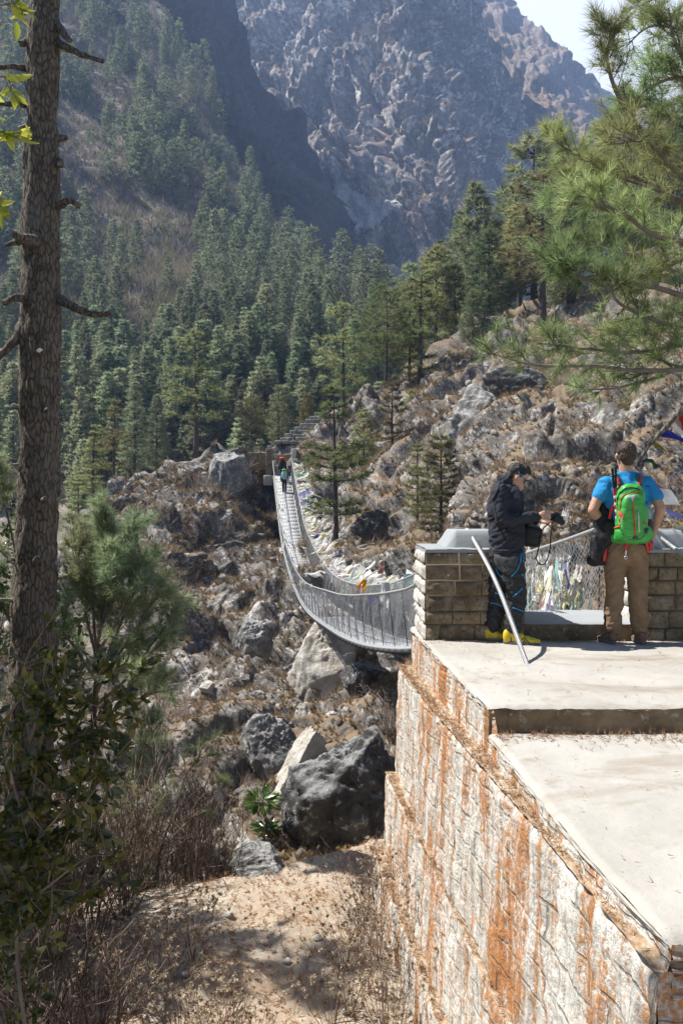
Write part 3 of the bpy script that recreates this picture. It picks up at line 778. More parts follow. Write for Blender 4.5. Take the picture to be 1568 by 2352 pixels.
M['rubble_rock'] = n.done(n.mix(n.ramp(f_, [(.35, 0.), (.65, .6)]), n.ramp(i_, [(0., (.09, .082, .074)), (.5, (.22, .20, .178)), (.85, (.34, .315, .28)), (1., (.52, .50, .46))]), (.17, .125, .085)), .95, n.bump(f_, .6, .1), .15)
rubble(hill, 1800, rb)

# pines on the hillside: each one a trunk and a crown
rp_ = np.random.default_rng(23)
def pine_protos(n, **kw): return [conifer(rp_, **kw) for _ in range(n)]
KIND = dict(
    bushy=dict(H=10, RAD=2.7, base=.06, whorls=17, per=6, tw=12, nn=13, nl=.62, nw=.05, droop=.1, lift=.35, power=.62, spread=.65, clump=.05),
    open=dict(H=10, RAD=2.0, base=.30, whorls=14, per=5, tw=11, nn=13, nl=.55, nw=.05, droop=.1, lift=.3, power=.55, spread=.6, clump=.2, gap=.2, bend=.01),
    pointed=dict(H=10, RAD=2.1, base=.08, whorls=20, per=6, tw=10, nn=12, nl=.55, nw=.05, droop=.22, lift=.5, power=.85, spread=.55, clump=.06),
    spreading=dict(H=10, RAD=3.6, base=.28, whorls=10, per=6, tw=16, nn=14, nl=.6, nw=.05, droop=-.02, lift=.25, power=.4, spread=.7, clump=.12, bend=.02),
    slender=dict(H=10, RAD=1.25, base=.2, whorls=15, per=5, tw=9, nn=13, nl=.45, nw=.045, droop=.2, lift=.3, power=.5, spread=.6, clump=.25, gap=.25, bend=.012),
    tiered=dict(H=10, RAD=1.9, base=.16, whorls=13, per=6, tw=13, nn=13, nl=.5, nw=.045, droop=-.02, lift=.12, power=.55, spread=.5, clump=.15, gap=.22, bend=.01))
PROTO = {k: pine_protos(3 if k in ('bushy', 'open') else 2, **v) for k, v in KIND.items()}
for k, l in PROTO.items(): PROTO[k] = [(wd.mesh('pine_trunk'), cr.mesh('pine_crown')) for wd, cr in l]
def pine(x, yb, yt, kind, label, leafm='olive_needles', depth=None, land=None, wide=1., var=0, sink=.25):
    p = (land or hill).at(x, yb) if depth is None else P(x, yb, depth)
    s = (yb - yt) / F * p[1] / 10.
    t = thing('pine_tree', label, 'tree', p + np.array([0, 0, -sink]), 'pines on the rocky hillside')
    tm, cm = PROTO[kind][var % len(PROTO[kind])]
    a = rp_.uniform(0, 6.28); wide = wide * (1.3 if x > 830 and yb < 850 else 1.1)
    for nm, me, mt in (('trunk', tm, 'far_bark'), ('crown', cm, leafm)):
        me2 = me
        if me.materials and me.materials[0] != M[mt]: me2 = me.copy(); me2.materials.clear()
        if not me2.materials: me2.materials.append(M[mt])
        o = bpy.data.objects.new(nm, me2); COL.objects.link(o); o.parent = t
        o.scale = (s * wide, s * wide, s); o.rotation_euler = (0, 0, a)
    return t
D_ = 'dull_pine_needles'; O_ = 'olive_needles'; G_ = 'fir_needles'
pine(450, 1055, 755, 'open', 'tall lone pine with layered olive branches standing behind the rounded rock outcrop', depth=84, wide=1.35)
pine(578, 1030, 905, 'spreading', 'flat topped olive pine just left of the far bridge pillar', depth=82, wide=.9)
pine(368, 945, 725, 'open', 'grey green pair-topped pine in the clearing behind the lone olive pine', G_, depth=150, var=1)
pine(352, 950, 745, 'open', 'thin grey green pine leaning beside its taller neighbour in the clearing', G_, depth=152, var=2, wide=.7)
pine(215, 1195, 965, 'slender', 'yellowish slender pine at the left foot of the rock outcrop', depth=54, wide=1.3)
pine(262, 1120, 905, 'tiered', 'olive tiered pine showing above the left end of the outcrop', depth=62)
pine(180, 1290, 1080, 'tiered', 'small olive pine beside the big trunk, below the outcrop', depth=46, var=1, wide=1.2)
pine(310, 1075, 870, 'pointed', 'dark pointed fir rising behind the outcrop left of the lone pine', G_, depth=95)
pine(360, 1075, 900, 'pointed', 'dark blue green fir just behind the outcrop crest', G_, depth=98, var=1)
pine(640, 1020, 880, 'bushy', 'grey green pine behind the far end of the bridge', D_, depth=100, var=1)
pine(705, 1000, 895, 'bushy', 'round olive pine above the stone steps', depth=78, var=2)
pine(788, 955, 690, 'open', 'tall pale olive pine left of the dark spreading pine', depth=70, wide=1.25)
pine(815, 930, 730, 'bushy', 'hazy grey green pine tucked behind the tall pale pine', D_, depth=90, var=1)
pine(886, 885, 655, 'spreading', 'dark wide pine with flat yellow green layers and a bent trunk', depth=66, var=1)
pine(940, 895, 640, 'open', 'thin trunked pine right of the dark spreading pine', depth=67, var=1)
pine(965, 920, 610, 'slender', 'very tall slim pine with a bare pale trunk', depth=64, var=1, wide=1.4)
pine(1000, 830, 560, 'bushy', 'full olive pine below the pointed pine', depth=80)
pine(940, 800, 600, 'bushy', 'rounded grey olive pine on the left shoulder of the hillside', D_, depth=92, var=1)
pine(885, 770, 660, 'bushy', 'small pine at the leftmost dip of the ridge trees', D_, depth=100, var=2)
pine(1058, 690, 478, 'pointed', 'narrow pine left of the tallest pointed pine', D_, depth=98, var=1, wide=1.2)
pine(1094, 745, 412, 'pointed', 'tallest pointed pine on the ridge, dark green with a sharp tip', D_, depth=90, wide=1.15)
pine(1122, 725, 520, 'bushy', 'dense dark green pine at the right of the pointed pine', D_, depth=76, wide=1.1)
pine(1044, 760, 600, 'bushy', 'small full pine below the pointed pines on the brown slope', depth=80, var=2)
pine(1192, 730, 470, 'open', 'loose pine between the dense dark pine and the bare trunked pine', depth=84, var=2, wide=1.3)
pine(1246, 755, 395, 'open', 'tall pine with a long bare dark trunk on the grassy slope', depth=72, wide=1.25)
pine(1225, 690, 300, 'bushy', 'broad pine with feathery top high on the ridge', D_, depth=88, wide=1.0)
pine(1312, 690, 330, 'open', 'tall pine just right of the bare trunked pine', depth=74, var=1, wide=1.5)
pine(1372, 560, 272, 'pointed', 'dark narrow pine on the skyline against the far mountain', D_, depth=100, wide=1.2)
pine(1440, 590, 330, 'bushy', 'wide dark pine half hidden behind the long needled branches', D_, depth=90, var=1)
pine(1515, 560, 250, 'bushy', 'pine at the upper right slope behind the long needled branches', D_, depth=92, var=2)
pine(1440, 640, 420, 'open', 'short trunked pine on the red soil under the long needled branches', depth=72, var=2)
pine(770, 1262, 870, 'tiered', 'slim pine with two thick tiers beside the prayer flags of the bridge', depth=43, wide=1.1)
pine(902, 1135, 850, 'slender', 'slim olive pine on the brown slope above the bushy pine', depth=53, var=1, wide=1.2)
pine(958, 1215, 1000, 'tiered', 'ragged half dead pine at the left of the bushy pine', depth=39, var=1, wide=.9)
pine(1012, 1215, 985, 'bushy', 'bushy olive pine in the gully beside the rock face', depth=35, wide=1.2)
pine(945, 1010, 885, 'bushy', 'small round pine on the bank under the tall slim pines', depth=58, var=2)
pine(835, 1075, 930, 'bushy', 'low olive pine above the slim tiered pine', depth=57, wide=1.1)
pine(850, 800, 690, 'bushy', 'olive green pine on the low shoulder of the ridge', D_, depth=95, var=0)
pine(905, 840, 690, 'bushy', 'olive green pine beside the dark spreading pine', D_, depth=90, var=1)
pine(980, 760, 590, 'bushy', 'olive green pine behind the slim bare trunked pine', D_, depth=95, var=0)
pine(1010, 720, 545, 'pointed', 'olive green pine just left of the pointed pines', D_, depth=100, var=1)
pine(1150, 720, 560, 'bushy', 'olive green pine in the gap right of the dense dark pine', D_, depth=88, var=0)
pine(1170, 680, 420, 'bushy', 'olive green pine high behind the loose pine', D_, depth=95, var=1)
pine(1270, 640, 400, 'bushy', 'olive green pine behind the tall bare trunked pine', D_, depth=92, var=0)
pine(1340, 600, 360, 'bushy', 'olive green pine on the ridge left of the skyline fir', D_, depth=95, var=1)
pine(1405, 560, 330, 'bushy', 'olive green pine right of the skyline fir', D_, depth=98, var=0)
pine(1480, 540, 300, 'bushy', 'olive green pine on the upper right ridge', D_, depth=95, var=1)
pine(1545, 520, 220, 'bushy', 'olive green pine at the upper right corner of the ridge', D_, depth=95, var=0)
pine(1290, 700, 520, 'bushy', 'olive green pine small and low beside the bare trunk', D_, depth=78, var=1)
pine(1085, 790, 660, 'bushy', 'olive green pine at the upper edge of the brown slope', D_, depth=72, var=0)
pine(960, 870, 740, 'bushy', 'olive green pine under the slim trunks', D_, depth=76, var=1)
# ------------------------------------------------------------------ the stone abutment
ZU, ZL = -1.22, -1.39                                   # upper and lower terrace level
NEAR, FAR = 2.6, 8.5
def poly(pts):
    p = np.array(pts, float); p = p[np.argsort(p[:, 0])]
    return lambda y: np.interp(y, p[:, 0], p[:, 1])
edge0 = poly([(8.5, .745), (7.56, .79), (4.99, .935), (3.285, 1.012), (2.6, 1.075)])
edge1 = poly([(8.5, .61), (6.8, .70), (4.7, .865), (3.7, .955), (2.6, 1.03)])
edge2 = poly([(8.5, .47), (4.95, .80), (2.6, .965)])
edge3 = poly([(8.5, .33), (5.8, .64), (2.6, .90)])
z1 = lambda y: np.interp(y, [2.6, 4.5, 8.5], [-1.50, -1.53, -1.63])
z2 = lambda y: np.interp(y, [2.6, 5., 8.5], [-2.62, -2.68, -2.77])
z3 = lambda y: np.interp(y, [2.6, 5.8, 8.5], [-3.45, -3.5, -3.56])

def grid_mesh(mb, fn, nu, nv, flip=False):
    u, v = np.meshgrid(np.linspace(0, 1, nu), np.linspace(0, 1, nv), indexing='ij')
    V = fn(u.ravel(), v.ravel()); Fq = grid_faces(nu, nv); mb.add(V, Fq[:, ::-1] if flip else Fq)

abut = thing('abutment', 'whitewashed masonry abutment with rust orange streaks carrying a concrete terrace', 'abutment', (.9, 5.5, -4.2))
def tier(ez, ztop, zbot, seed, name, yfar=FAR, ynear=NEAR, ledge=.5, bat=.03, rough=.019):
    """rough plastered wall face with its crumbling ledge on top"""
    mb = MB()
    def face(u, v):
        y = ynear + (yfar - ynear) * u; zt = ztop(y); zb = zbot(y) if callable(zbot) else np.full_like(y, zbot)
        z = zt + (zb - zt) * v; x = ez(y) - bat * v
        q = np.stack([np.zeros_like(y), y * 2.4, z * .9], 1)
        wy = .05 * vnoise(np.stack([y * 5, z * 5, y * 0], 1), 5); rw = (z + wy) / .17; ri = np.floor(rw); jz = np.abs(rw - ri - .5); jy = np.abs(((y + wy) / .36 + .5 * (ri % 2)) % 1. - .5); jnt = np.maximum(np.clip((jz - .43) / .05, 0, 1), np.clip((jy - .465) / .03, 0, 1)) * np.clip(.6 + 1.5 * vnoise(np.stack([y * 1.6, z * 1.6, y * 0 + seed], 1), 8), 0, 1)
        d = rough * (1.2 * fbm(q * 1.1, 3, .6, seed) + .75 * fbm(np.stack([y * 0, y * 7, z * 2.2], 1), 4, .6, seed + 5) + .4 * fbm(np.stack([y * 9, z * 9, y * 0 + seed], 1), 3, .6, seed + 7) - .25 * jnt)
        top = np.clip(1 - v / .05, 0, 1)
        return np.stack([x - d + top * .03 * (1 + fbm(q * 3, 2, .6, seed + 9)), y, z - top * .02 * np.abs(vnoise(q * 4, seed + 3))], 1)
    grid_mesh(mb, face, 420, 90)
    def far(u, v):
        y = np.full_like(u, yfar); zb = zbot(y) if callable(zbot) else np.full_like(y, zbot)
        return np.stack([ez(y) + (1.6 - ez(y)) * u, y + .015 * fbm(np.stack([u * 4, v * 4, v * 0 + seed], 1), 3, .6, 3), ztop(y) + (zb - ztop(y)) * v], 1)
    grid_mesh(mb, far, 12, 30, True)
    def near(u, v):
        y = np.full_like(u, ynear); zb = zbot(y) if callable(zbot) else np.full_like(y, zbot)
        return np.stack([ez(y) + (5. - ez(y)) * u, y - .03 * fbm(np.stack([u * 14, v * 6, v * 0 + seed], 1), 3, .6, 4), ztop(y) + (zb - ztop(y)) * v], 1)
    grid_mesh(mb, near, 60, 30)
    o = obj(name, mb, M['rusty_plaster'], abut, True)
    if ledge:
        lb = MB()
        def top(u, v):
            y = ynear + (yfar - ynear) * u; x = ez(y) - .012 + ledge * v
            q = np.stack([x * 5, y * 5, x * 0 + seed], 1)
            return np.stack([x + (1 - v) * .012 * vnoise(q * 2, 3), y, ztop(y) + .002 + .018 * fbm(q, 4, .6, seed + 1) * np.clip(v * 8, .2, 1)], 1)
        grid_mesh(lb, top, 420, 14, True)
        tag(obj('ledge', lb, M['litter_ledge'], abut, True), 'ledge strewn with brown pine needles')
    return o
tier(edge0, lambda y: np.where(y > 4.99, ZU - .02, ZL - .02), lambda y: z1(y) - .1, 3, 'wall_face', ledge=0, bat=.01, rough=.018)
tier(edge1, z1, lambda y: z2(y) - .1, 11, 'wall_tier', ledge=.26)
tier(edge2, z2, lambda y: z3(y) - .1, 17, 'wall_tier', ledge=.26)
tier(edge3, z3, -4.9, 29, 'wall_tier', ledge=.26)

def slab(name, y0, y1, z, thick, mat, x1=6.5, lip=.0):
    mb = MB()
    yy = lambda x, y: y
    def top(u, v):
        y = y0 + (y1 - y0) * v; x0 = edge0(y) - lip; x = x0 + (x1 - x0) * u ** 1.6
        q = np.stack([x * 1.3, y * 1.3, x * 0 + z], 1)
        zz = z + .010 * fbm(q, 3, .5, 5) + .004 * fbm(q * 6, 3, .6, 6)
        r = np.clip((y - y0) / .05, 0, 1); zz = zz - .022 * (1 - r) ** 2 * (1 + .8 * vnoise(q * 7, 8)); zz = zz - .02 * np.clip(1 - (x - x0) / .04, 0, 1) ** 2
        return np.stack([x, y, zz], 1)
    grid_mesh(mb, top, 150, 110)
    def side(u, v):
        y = y0 + (y1 - y0) * u; x0 = edge0(y) - lip
        q = np.stack([y * 4, v * 2, y * 0], 1)
        return np.stack([x0 - .012 * fbm(q, 4, .6, 4) * np.clip(v * 5, 0, 1), y, z - .02 - thick * v], 1)
    grid_mesh(mb, side, 160, 10)
    return obj(name, mb, M[mat], abut, True)
slab('terrace_slab', 5.0, 8.5, ZU, .02, 'concrete', lip=.012)
slab('terrace_slab', 2.6, 5.0, ZL, .02, 'concrete', lip=.012)
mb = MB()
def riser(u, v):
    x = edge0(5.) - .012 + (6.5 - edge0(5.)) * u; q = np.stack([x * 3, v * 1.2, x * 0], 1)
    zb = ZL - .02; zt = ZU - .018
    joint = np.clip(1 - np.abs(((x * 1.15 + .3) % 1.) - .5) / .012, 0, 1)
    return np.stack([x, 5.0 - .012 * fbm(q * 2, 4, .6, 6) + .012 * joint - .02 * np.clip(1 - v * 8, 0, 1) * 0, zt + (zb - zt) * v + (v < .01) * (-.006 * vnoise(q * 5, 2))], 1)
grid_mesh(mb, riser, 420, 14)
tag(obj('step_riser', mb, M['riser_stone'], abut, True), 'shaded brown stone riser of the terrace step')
mb = MB(); add_box(mb, (1.2, 8.4, -4.9), (6.4, 8.5, ZU - .05)); obj('core', mb, M['riser_stone'], abut)

rs = np.random.default_rng(31)
def block_wall(parent, x0, x1, yf, yb, zb, zt, left_pale, name='masonry'):
    """courses of rough ashlar with deep joints"""
    bm = MB(); pm = MB()
    nc = 6; hs = rs.uniform(.85, 1.15, nc); hs = hs / hs.sum() * (zt - zb); z = zb
    for c in range(nc):
        h = hs[c]
        def course(a0, a1, put):
            a = a0
            while a < a1 - .02:
                wd = rs.uniform(.13, .33); b = a + wd
                if a1 - b < .14: b = a1
                put(a, b); a = b
        def lump(lo, hi, ax, sign, target):
            # a pillow-faced stone
            n = 7; u, v = np.meshgrid(np.linspace(0, 1, n), np.linspace(0, 1, n), indexing='ij'); u = u.ravel(); v = v.ravel()
            ed = np.minimum(np.minimum(u, 1 - u), np.minimum(v, 1 - v)); pf = np.clip(ed / .17, 0, 1) ** .6
            A = lo[0] + .007 + (hi[0] - lo[0] - .014) * u; Z = lo[1] + .007 + (hi[1] - lo[1] - .014) * v
            off = .022 * pf + .024 * fbm(np.stack([A * 9, Z * 9, A * 0 + lo[0] * 7], 1), 4, .65, 5) * pf + rs.uniform(-.006, .009)
            A = A + .006 * vnoise(np.stack([Z * 14, A * 5, A * 0], 1), 4); Z = Z + .006 * vnoise(np.stack([A * 9, Z * 5, A * 0 + 3], 1), 4)
            V = np.stack([A, yf - off, Z], 1) if ax == 'x' else np.stack([(x0 if sign < 0 else x1) + sign * off, A, Z], 1)
            f = grid_faces(n, n); target.add(V, f if (ax == 'x') else f[:, ::-1])
        course(x0, x1, lambda a, b: lump((a, z), (b, z + h), 'x', 0, bm))
        course(yf, yb, lambda a, b: lump((a, z), (b, z + h), 'y', left_pale, pm))
        z += h
    core = MB(); add_box(core, (x0 + .004, yf + .004, zb - .05), (x1 - .004, yb, zt))
    obj('mortar_core', core, M['mortar'], parent)
    tag(obj(name, bm, M['block_stone'], parent, True), 'brown rough stone courses, shade put into the colour')
    tag(obj(name, pm, M['white_block'], parent, True), 'stone end face, sunlight put into its pale colour')

def saddle(parent, x0, x1, y0, y1, z0, h, sl):
    mb = MB(); n = 9
    prof = [(x0, z0), (x1, z0)]
    V = []
    for y, k in ((y0, 1), (y0 + .06, 0), (y1 - .06, 0), (y1, 1)):
        pass
    xs = [x0 - 0, x0 + sl * .75, x0 + sl, x1 - sl, x1 - sl * .75, x1]; zs = [z0, z0 + h * .8, z0 + h, z0 + h, z0 + h * .8, z0]
    ys = [y0, y0 + .035, y0 + .07, y1 - .1, y1]
    ins = [0, .012, .03, .03, 0]
    rows = []
    for y, k in zip(ys, (.0, .72, 1., 1., 0.)):
        rows.append([(x, y, z0 + (zz - z0) * k) for x, zz in zip(xs, zs)])
    V = np.array(rows, float).reshape(-1, 3); Fq = grid_faces(5, 6)
    mb.add(V, Fq[:, ::-1]); o = obj('saddle', mb, M['cap_cement'], parent); 
    b = o.modifiers.new('bevel', 'BEVEL'); b.width = .012; b.segments = 2; b.limit_method = 'ANGLE'
    return o
ZP = -.375
for (x0, x1, lab, sx, sgn) in ((.795, 1.74, 'brown stone parapet left of the bridge opening, under a sloping cement saddle', (1.0, 1.72), -1), (2.86, 5.6, 'brown stone parapet right of the bridge opening, behind the man in brown trousers', (2.86, 4.1), -1)):
    pw = thing('parapet_wall', lab, 'wall', ((x0 + x1) / 2, 8.05, ZU))
    block_wall(pw, x0, x1, 7.56, 8.5, ZU - .01, ZP, sgn)
    cp = MB()
    def cpf(u, v, a=x0, b=x1):
        x = a - .004 + (b - a + .008) * u; y = 7.535 + .97 * v
        return np.stack([x, y, ZP + .034 + .006 * fbm(np.stack([x * 5, y * 5, x * 0], 1), 3, .6, 2) - .012 * np.clip(1 - v * 30, 0, 1)], 1)
    grid_mesh(cp, cpf, 60, 40)
    def cpe(u, v, a=x0, b=x1):
        x = a - .004 + (b - a + .008) * u
        return np.stack([x, 7.535 - .004 * fbm(np.stack([x * 9, v, x * 0], 1), 3, .6, 2), ZP + .02 - .03 * v], 1)
    grid_mesh(cp, cpe, 60, 4, True)
    def cpl(u, v, a=x0):
        y = 7.535 + .97 * u
        return np.stack([a - .004 + y * 0, y, ZP + .022 - .03 * v], 1)
    grid_mesh(cp, cpl, 30, 3, True)
    obj('coping', cp, M['cap_cement'], pw, True)
    saddle(pw, sx[0], sx[1], 7.62, 8.42, ZP + .035, .165, .10)

sill = thing('threshold', 'low concrete sill across the bridge opening between the two parapets', 'sill', (2.3, 8., ZU))
mb = MB()
def st(u, v):
    x = 1.742 + 1.116 * u; y = 7.575 + 1.0 * v
    return np.stack([x, y, ZU + .165 + .006 * fbm(np.stack([x * 4, y * 4, x * 0], 1), 3, .6, 3) - .015 * np.clip(1 - v * 25, 0, 1) ** 2], 1)
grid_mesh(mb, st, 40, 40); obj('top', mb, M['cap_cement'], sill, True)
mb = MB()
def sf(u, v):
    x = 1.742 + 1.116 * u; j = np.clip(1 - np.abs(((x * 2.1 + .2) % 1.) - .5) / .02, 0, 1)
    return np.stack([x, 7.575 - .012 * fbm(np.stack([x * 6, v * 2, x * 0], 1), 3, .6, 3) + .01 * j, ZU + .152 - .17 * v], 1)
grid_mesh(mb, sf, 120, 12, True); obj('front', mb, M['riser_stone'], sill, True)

# ------------------------------------------------------------------ the suspension bridge
TX = -.132
bs = [(8.45, -1.08), (10.5, -1.62), (12.9, -2.18), (16.9, -2.80), (20.5, -3.20), (23.9, -3.46), (29., -3.78), (33., -3.88), (37., -3.70), (42., -3.15), (48.5, -1.90), (54., .25), (59.6, 2.75)]
bs = smoothpath(bs, 12)
deck = lambda y: np.interp(y, bs[:, 0], bs[:, 1])
XL = lambda y: 1.75 + TX * (y - 8.3)
WB = 1.2
railL = lambda y: deck(y) + np.interp(y, [8.4, 10.5, 12.9, 17, 24, 60], [.98, .95, .93, 1.05, 1.1, 1.1])
railR = lambda y: deck(y) + np.interp(y, [8.4, 12, 18, 21.5, 26, 60], [.98, 1.3, 1.6, 1.35, 1.2, 1.12])
flare = lambda y: np.interp(y, [8.4, 14], [.0, .12])
bridge = thing('suspension_bridge', 'grey steel suspension footbridge with wire mesh sides sagging across the gorge', 'bridge', (XL(8.5) + .5, 8.5, -1.1))
YS = np.linspace(8.45, 59.6, 220)
def strip(name, fn, mat, nv=2, smooth=True):
    mb = MB(); grid_mesh(mb, fn, 220, nv); return obj(name, mb, mat, bridge, smooth)
def lerpY(u): return 8.45 + 51.15 * u
n_ = NT('grating'); g1 = n_.n('ShaderNodeTexWave', wave_type='BANDS', bands_direction='X'); g1.inputs['Scale'].default_value = 3.2
n_.set(g1.inputs['Vector'], n_.co((1, TX, 0))); g2 = n_.noise(2.)
n_t = n_.co(); cxy = n_.n('ShaderNodeSeparateXYZ'); n_.set(cxy.inputs[0], n_t)
ug = n_.math('SUBTRACT', cxy.outputs[0], n_.math('MULTIPLY', cxy.outputs[1], TX)); wv = n_.math('SINE', n_.math('MULTIPLY', ug, 56.))
cc = n_.mix(n_.ramp(wv, [(.25, 0.), (.6, 1.)]), (.30, .30, .30), (.66, .66, .66)); cc = n_.mix(n_.math('MULTIPLY', g2, .5), cc, (.5, .5, .49))
M['grating'] = n_.done(cc, .6, None, .4, .25)
mb = MB()
for k in range(94):                     # plank panels with a gap between them
    y0 = 8.5 + k * .543; y1 = y0 + .53
    z0, z1_ = deck(y0), deck(y1)
    V = [];
    for y, z in ((y0, z0), (y1, z1_)):
        V += [(XL(y) + .03, y, z), (XL(y) + WB - .03, y, z), (XL(y) + WB - .03, y, z - .04), (XL(y) + .03, y, z - .04)]
    mb.add(V, np.array([[0, 1, 5, 4], [3, 7, 6, 2], [0, 4, 7, 3], [1, 2, 6, 5], [0, 3, 2, 1], [4, 5, 6, 7]]))
obj('walkway', mb, M['grating'], bridge)
for k in range(94):
    y = 8.6 + k * .543; z = deck(y); sl_ = (deck(y + .1) - deck(y - .1)) / .2
    mb = MB(); V = []
    for x in (XL(y) - .13, XL(y) + WB + .13):
        for dy in (-.05, .05):
            for dz in (-.125, -.045): V.append((x, y + dy, z + sl_ * dy + dz))
    mb.add(V, np.array([[0, 1, 3, 2], [4, 6, 7, 5], [0, 4, 5, 1], [2, 3, 7, 6], [1, 5, 7, 3], [0, 2, 6, 4]])); obj('crossbeam', mb, M['dark_steel'], bridge)
def cable(name, xf, zf, r, mat='wire_rope', y0=8.45):
    ys = np.linspace(y0, 59.6, 140); mb = MB(); add_tube(mb, np.stack([xf(ys), ys, zf(ys)], 1), r, 6); return obj(name, mb, M[mat], bridge, True)
cable('handrail_cable', lambda y: XL(y) - flare(y), railL, .024); cable('handrail_cable', lambda y: XL(y) + WB + flare(y), railR, .024)
for dx in (.0, WB): cable('deck_cable', lambda y, d=dx: XL(y) + d, lambda y: deck(y) - .02, .03)
cable('edge_strip', lambda y: XL(y) - .07, lambda y: deck(y) - .035, .028, 'galvanised')
def netting(xb, xt, zt, step, wr, name):
    """chain link: zigzag wires, each a thin three sided rod"""
    ys = np.arange(8.5, 59.5, step); rows = 15; mb = MB(); Vs = []; Qs = []; n = 0
    j = np.arange(3); jn = (j + 1) % 3; a = j / 3 * 2 * math.pi
    f = np.linspace(0, 1, rows)
    for k, y in enumerate(ys):
        for ph in (0, 1):
            yy = y + step * .5 * np.where((np.arange(rows) + ph) % 2 == 0, 1, -1)
            yy = np.clip(yy, 8.45, 59.6)
            b = deck(yy) + .0; z = b + (zt(yy) - b) * f; x = xb(yy) + (xt(yy) - xb(yy)) * f + .03 * np.sin(yy * 5.3 + f * 4) * np.sin(f * 3.14) + rs.normal() * .006
            rw = wr * (1 + .5 * np.clip((y - 20) / 40, 0, 1))
            V = np.stack([x, yy, z], 1)[:, None] + rw * np.stack([np.cos(a), np.sin(a), a * 0], 1)[None]
            Vs.append(V.reshape(-1, 3))
            Qs.append(np.concatenate([np.stack([i * 3 + j, i * 3 + jn, (i + 1) * 3 + jn, (i + 1) * 3 + j], 1) for i in range(rows - 1)]) + n); n += rows * 3
    mb.add(np.concatenate(Vs), np.concatenate(Qs)); return obj(name, mb, M['netting'], bridge)
netting(lambda y: XL(y), lambda y: XL(y) - flare(y), railL, .09, .0036, 'wire_netting')
netting(lambda y: XL(y) + WB, lambda y: XL(y) + WB + flare(y), railR, .09, .0036, 'wire_netting')
for k in range(47):
    y = 8.9 + 1.08 * k
    for xb, xt, zt in ((XL(y), XL(y) - flare(y), railL(y)), (XL(y) + WB, XL(y) + WB + flare(y), railR(y))):
        mb = MB(); add_tube(mb, [(xb, y, deck(y) - .03), (xt, y, zt)], .008, 5); obj('hanger', mb, M['dark_steel'], bridge)
def rope(pts, r, turns, label):
    """laid wire rope: strands twisted round a core"""
    path = smoothpath(pts, 40); mb = MB(); L = np.r_[0, np.cumsum(np.linalg.norm(np.diff(path, axis=0), axis=1))]
    tg = nrm(np.gradient(path, axis=0)); u = nrm(np.cross(tg, [0, 1., 0])); w_ = np.cross(tg, u)
    LL = np.linspace(0, L[-1], int(L[-1] / .012)); Pp = np.stack([np.interp(LL, L, path[:, k]) for k in range(3)], 1); U = np.stack([np.interp(LL, L, u[:, k]) for k in range(3)], 1); W = np.stack([np.interp(LL, L, w_[:, k]) for k in range(3)], 1)
    for s in range(6):
        an = LL * turns * 6.283 + s * 6.283 / 6
        add_tube(mb, Pp + r * .62 * (np.cos(an)[:, None] * U + np.sin(an)[:, None] * W), r * .42, 6)
    return tag(obj('anchor_cable', mb, M['wire_rope'], bridge, True), label)
ZS = ZP + .035 + .165
rope([(1.215, 8.0, ZS - .06), (1.235, 7.86, ZS - .0), (1.262, 7.66, ZS - .075), (1.37, 7.02, -.64), (1.50, 6.36, ZU - .05)], .020, 7, 'twisted steel cable running from the saddle down to the terrace floor')
rope([(3.0, 8.0, ZS - .06), (3.03, 7.86, ZS), (3.07, 7.66, ZS - .075), (3.33, 7.02, -.66), (3.6, 6.4, ZU - .05)], .020, 7, 'twisted steel cable beside the man in brown trousers')

# far landing
fa = thing('landing', 'pale stone landing with two cement pillars at the far end of the footbridge', 'landing', (XL(60) + .5, 60.2, 2.7))
def boxpart(parent, name, lo, hi, mat, **k):
    mb = MB(); add_box(mb, lo, hi); o = obj(name, mb, M[mat], parent); b = o.modifiers.new('b', 'BEVEL'); b.width = k.get('bv', .03); b.segments = 2; return o
x6 = XL(60)
boxpart(fa, 'pillar', (x6 - .60, 59.7, 2.75), (x6 - .12, 60.9, 4.75), 'block_stone'); boxpart(fa, 'pillar', (x6 + WB + .12, 59.7, 2.75), (x6 + WB + .5, 60.9, 4.75), 'white_block')
boxpart(fa, 'footing', (x6 - .75, 59.6, 2.0), (x6 - .1, 61., 2.75), 'white_block'); boxpart(fa, 'saddle', (x6 - .5, 59.9, 4.75), (x6 - .2, 60.7, 5.0), 'cap_cement')
boxpart(fa, 'step', (x6 - .1, 60., 2.3), (x6 + WB + .1, 62., 3.0), 'concrete'); boxpart(fa, 'step', (x6 - .1, 61.2, 3.0), (x6 + WB + .1, 62.5, 3.6), 'concrete'); boxpart(fa, 'back_wall', (x6 - .1, 62.2, 3.6), (x6 + WB + 1.2, 63, 4.5), 'block_stone')
boxpart(fa, 'side_wall', (x6 - 2.6, 60.9, 3.2), (x6 - .62, 61.6, 4.55), 'block_stone')
stp = thing('stone_steps', 'flight of rough pale stone steps climbing from the far landing up to the right', 'steps', P(700, 1010, 63))
for k in range(9):
    p = P(652 + 11.5 * k, 1020 - 8.2 * k, 63.2 + .35 * k); mb = MB()
    for q in range(5):
        a = p + np.array([-.75 + .62 * q + rs.uniform(-.05, .05), rs.uniform(-.1, .1), rs.uniform(-.03, .03)]); add_box(mb, a, a + np.array([.58, 1.1, .26]))
    o = obj('step', mb, M['grey_boulder'], stp); b = o.modifiers.new('b', 'BEVEL'); b.width = .05; b.segments = 2
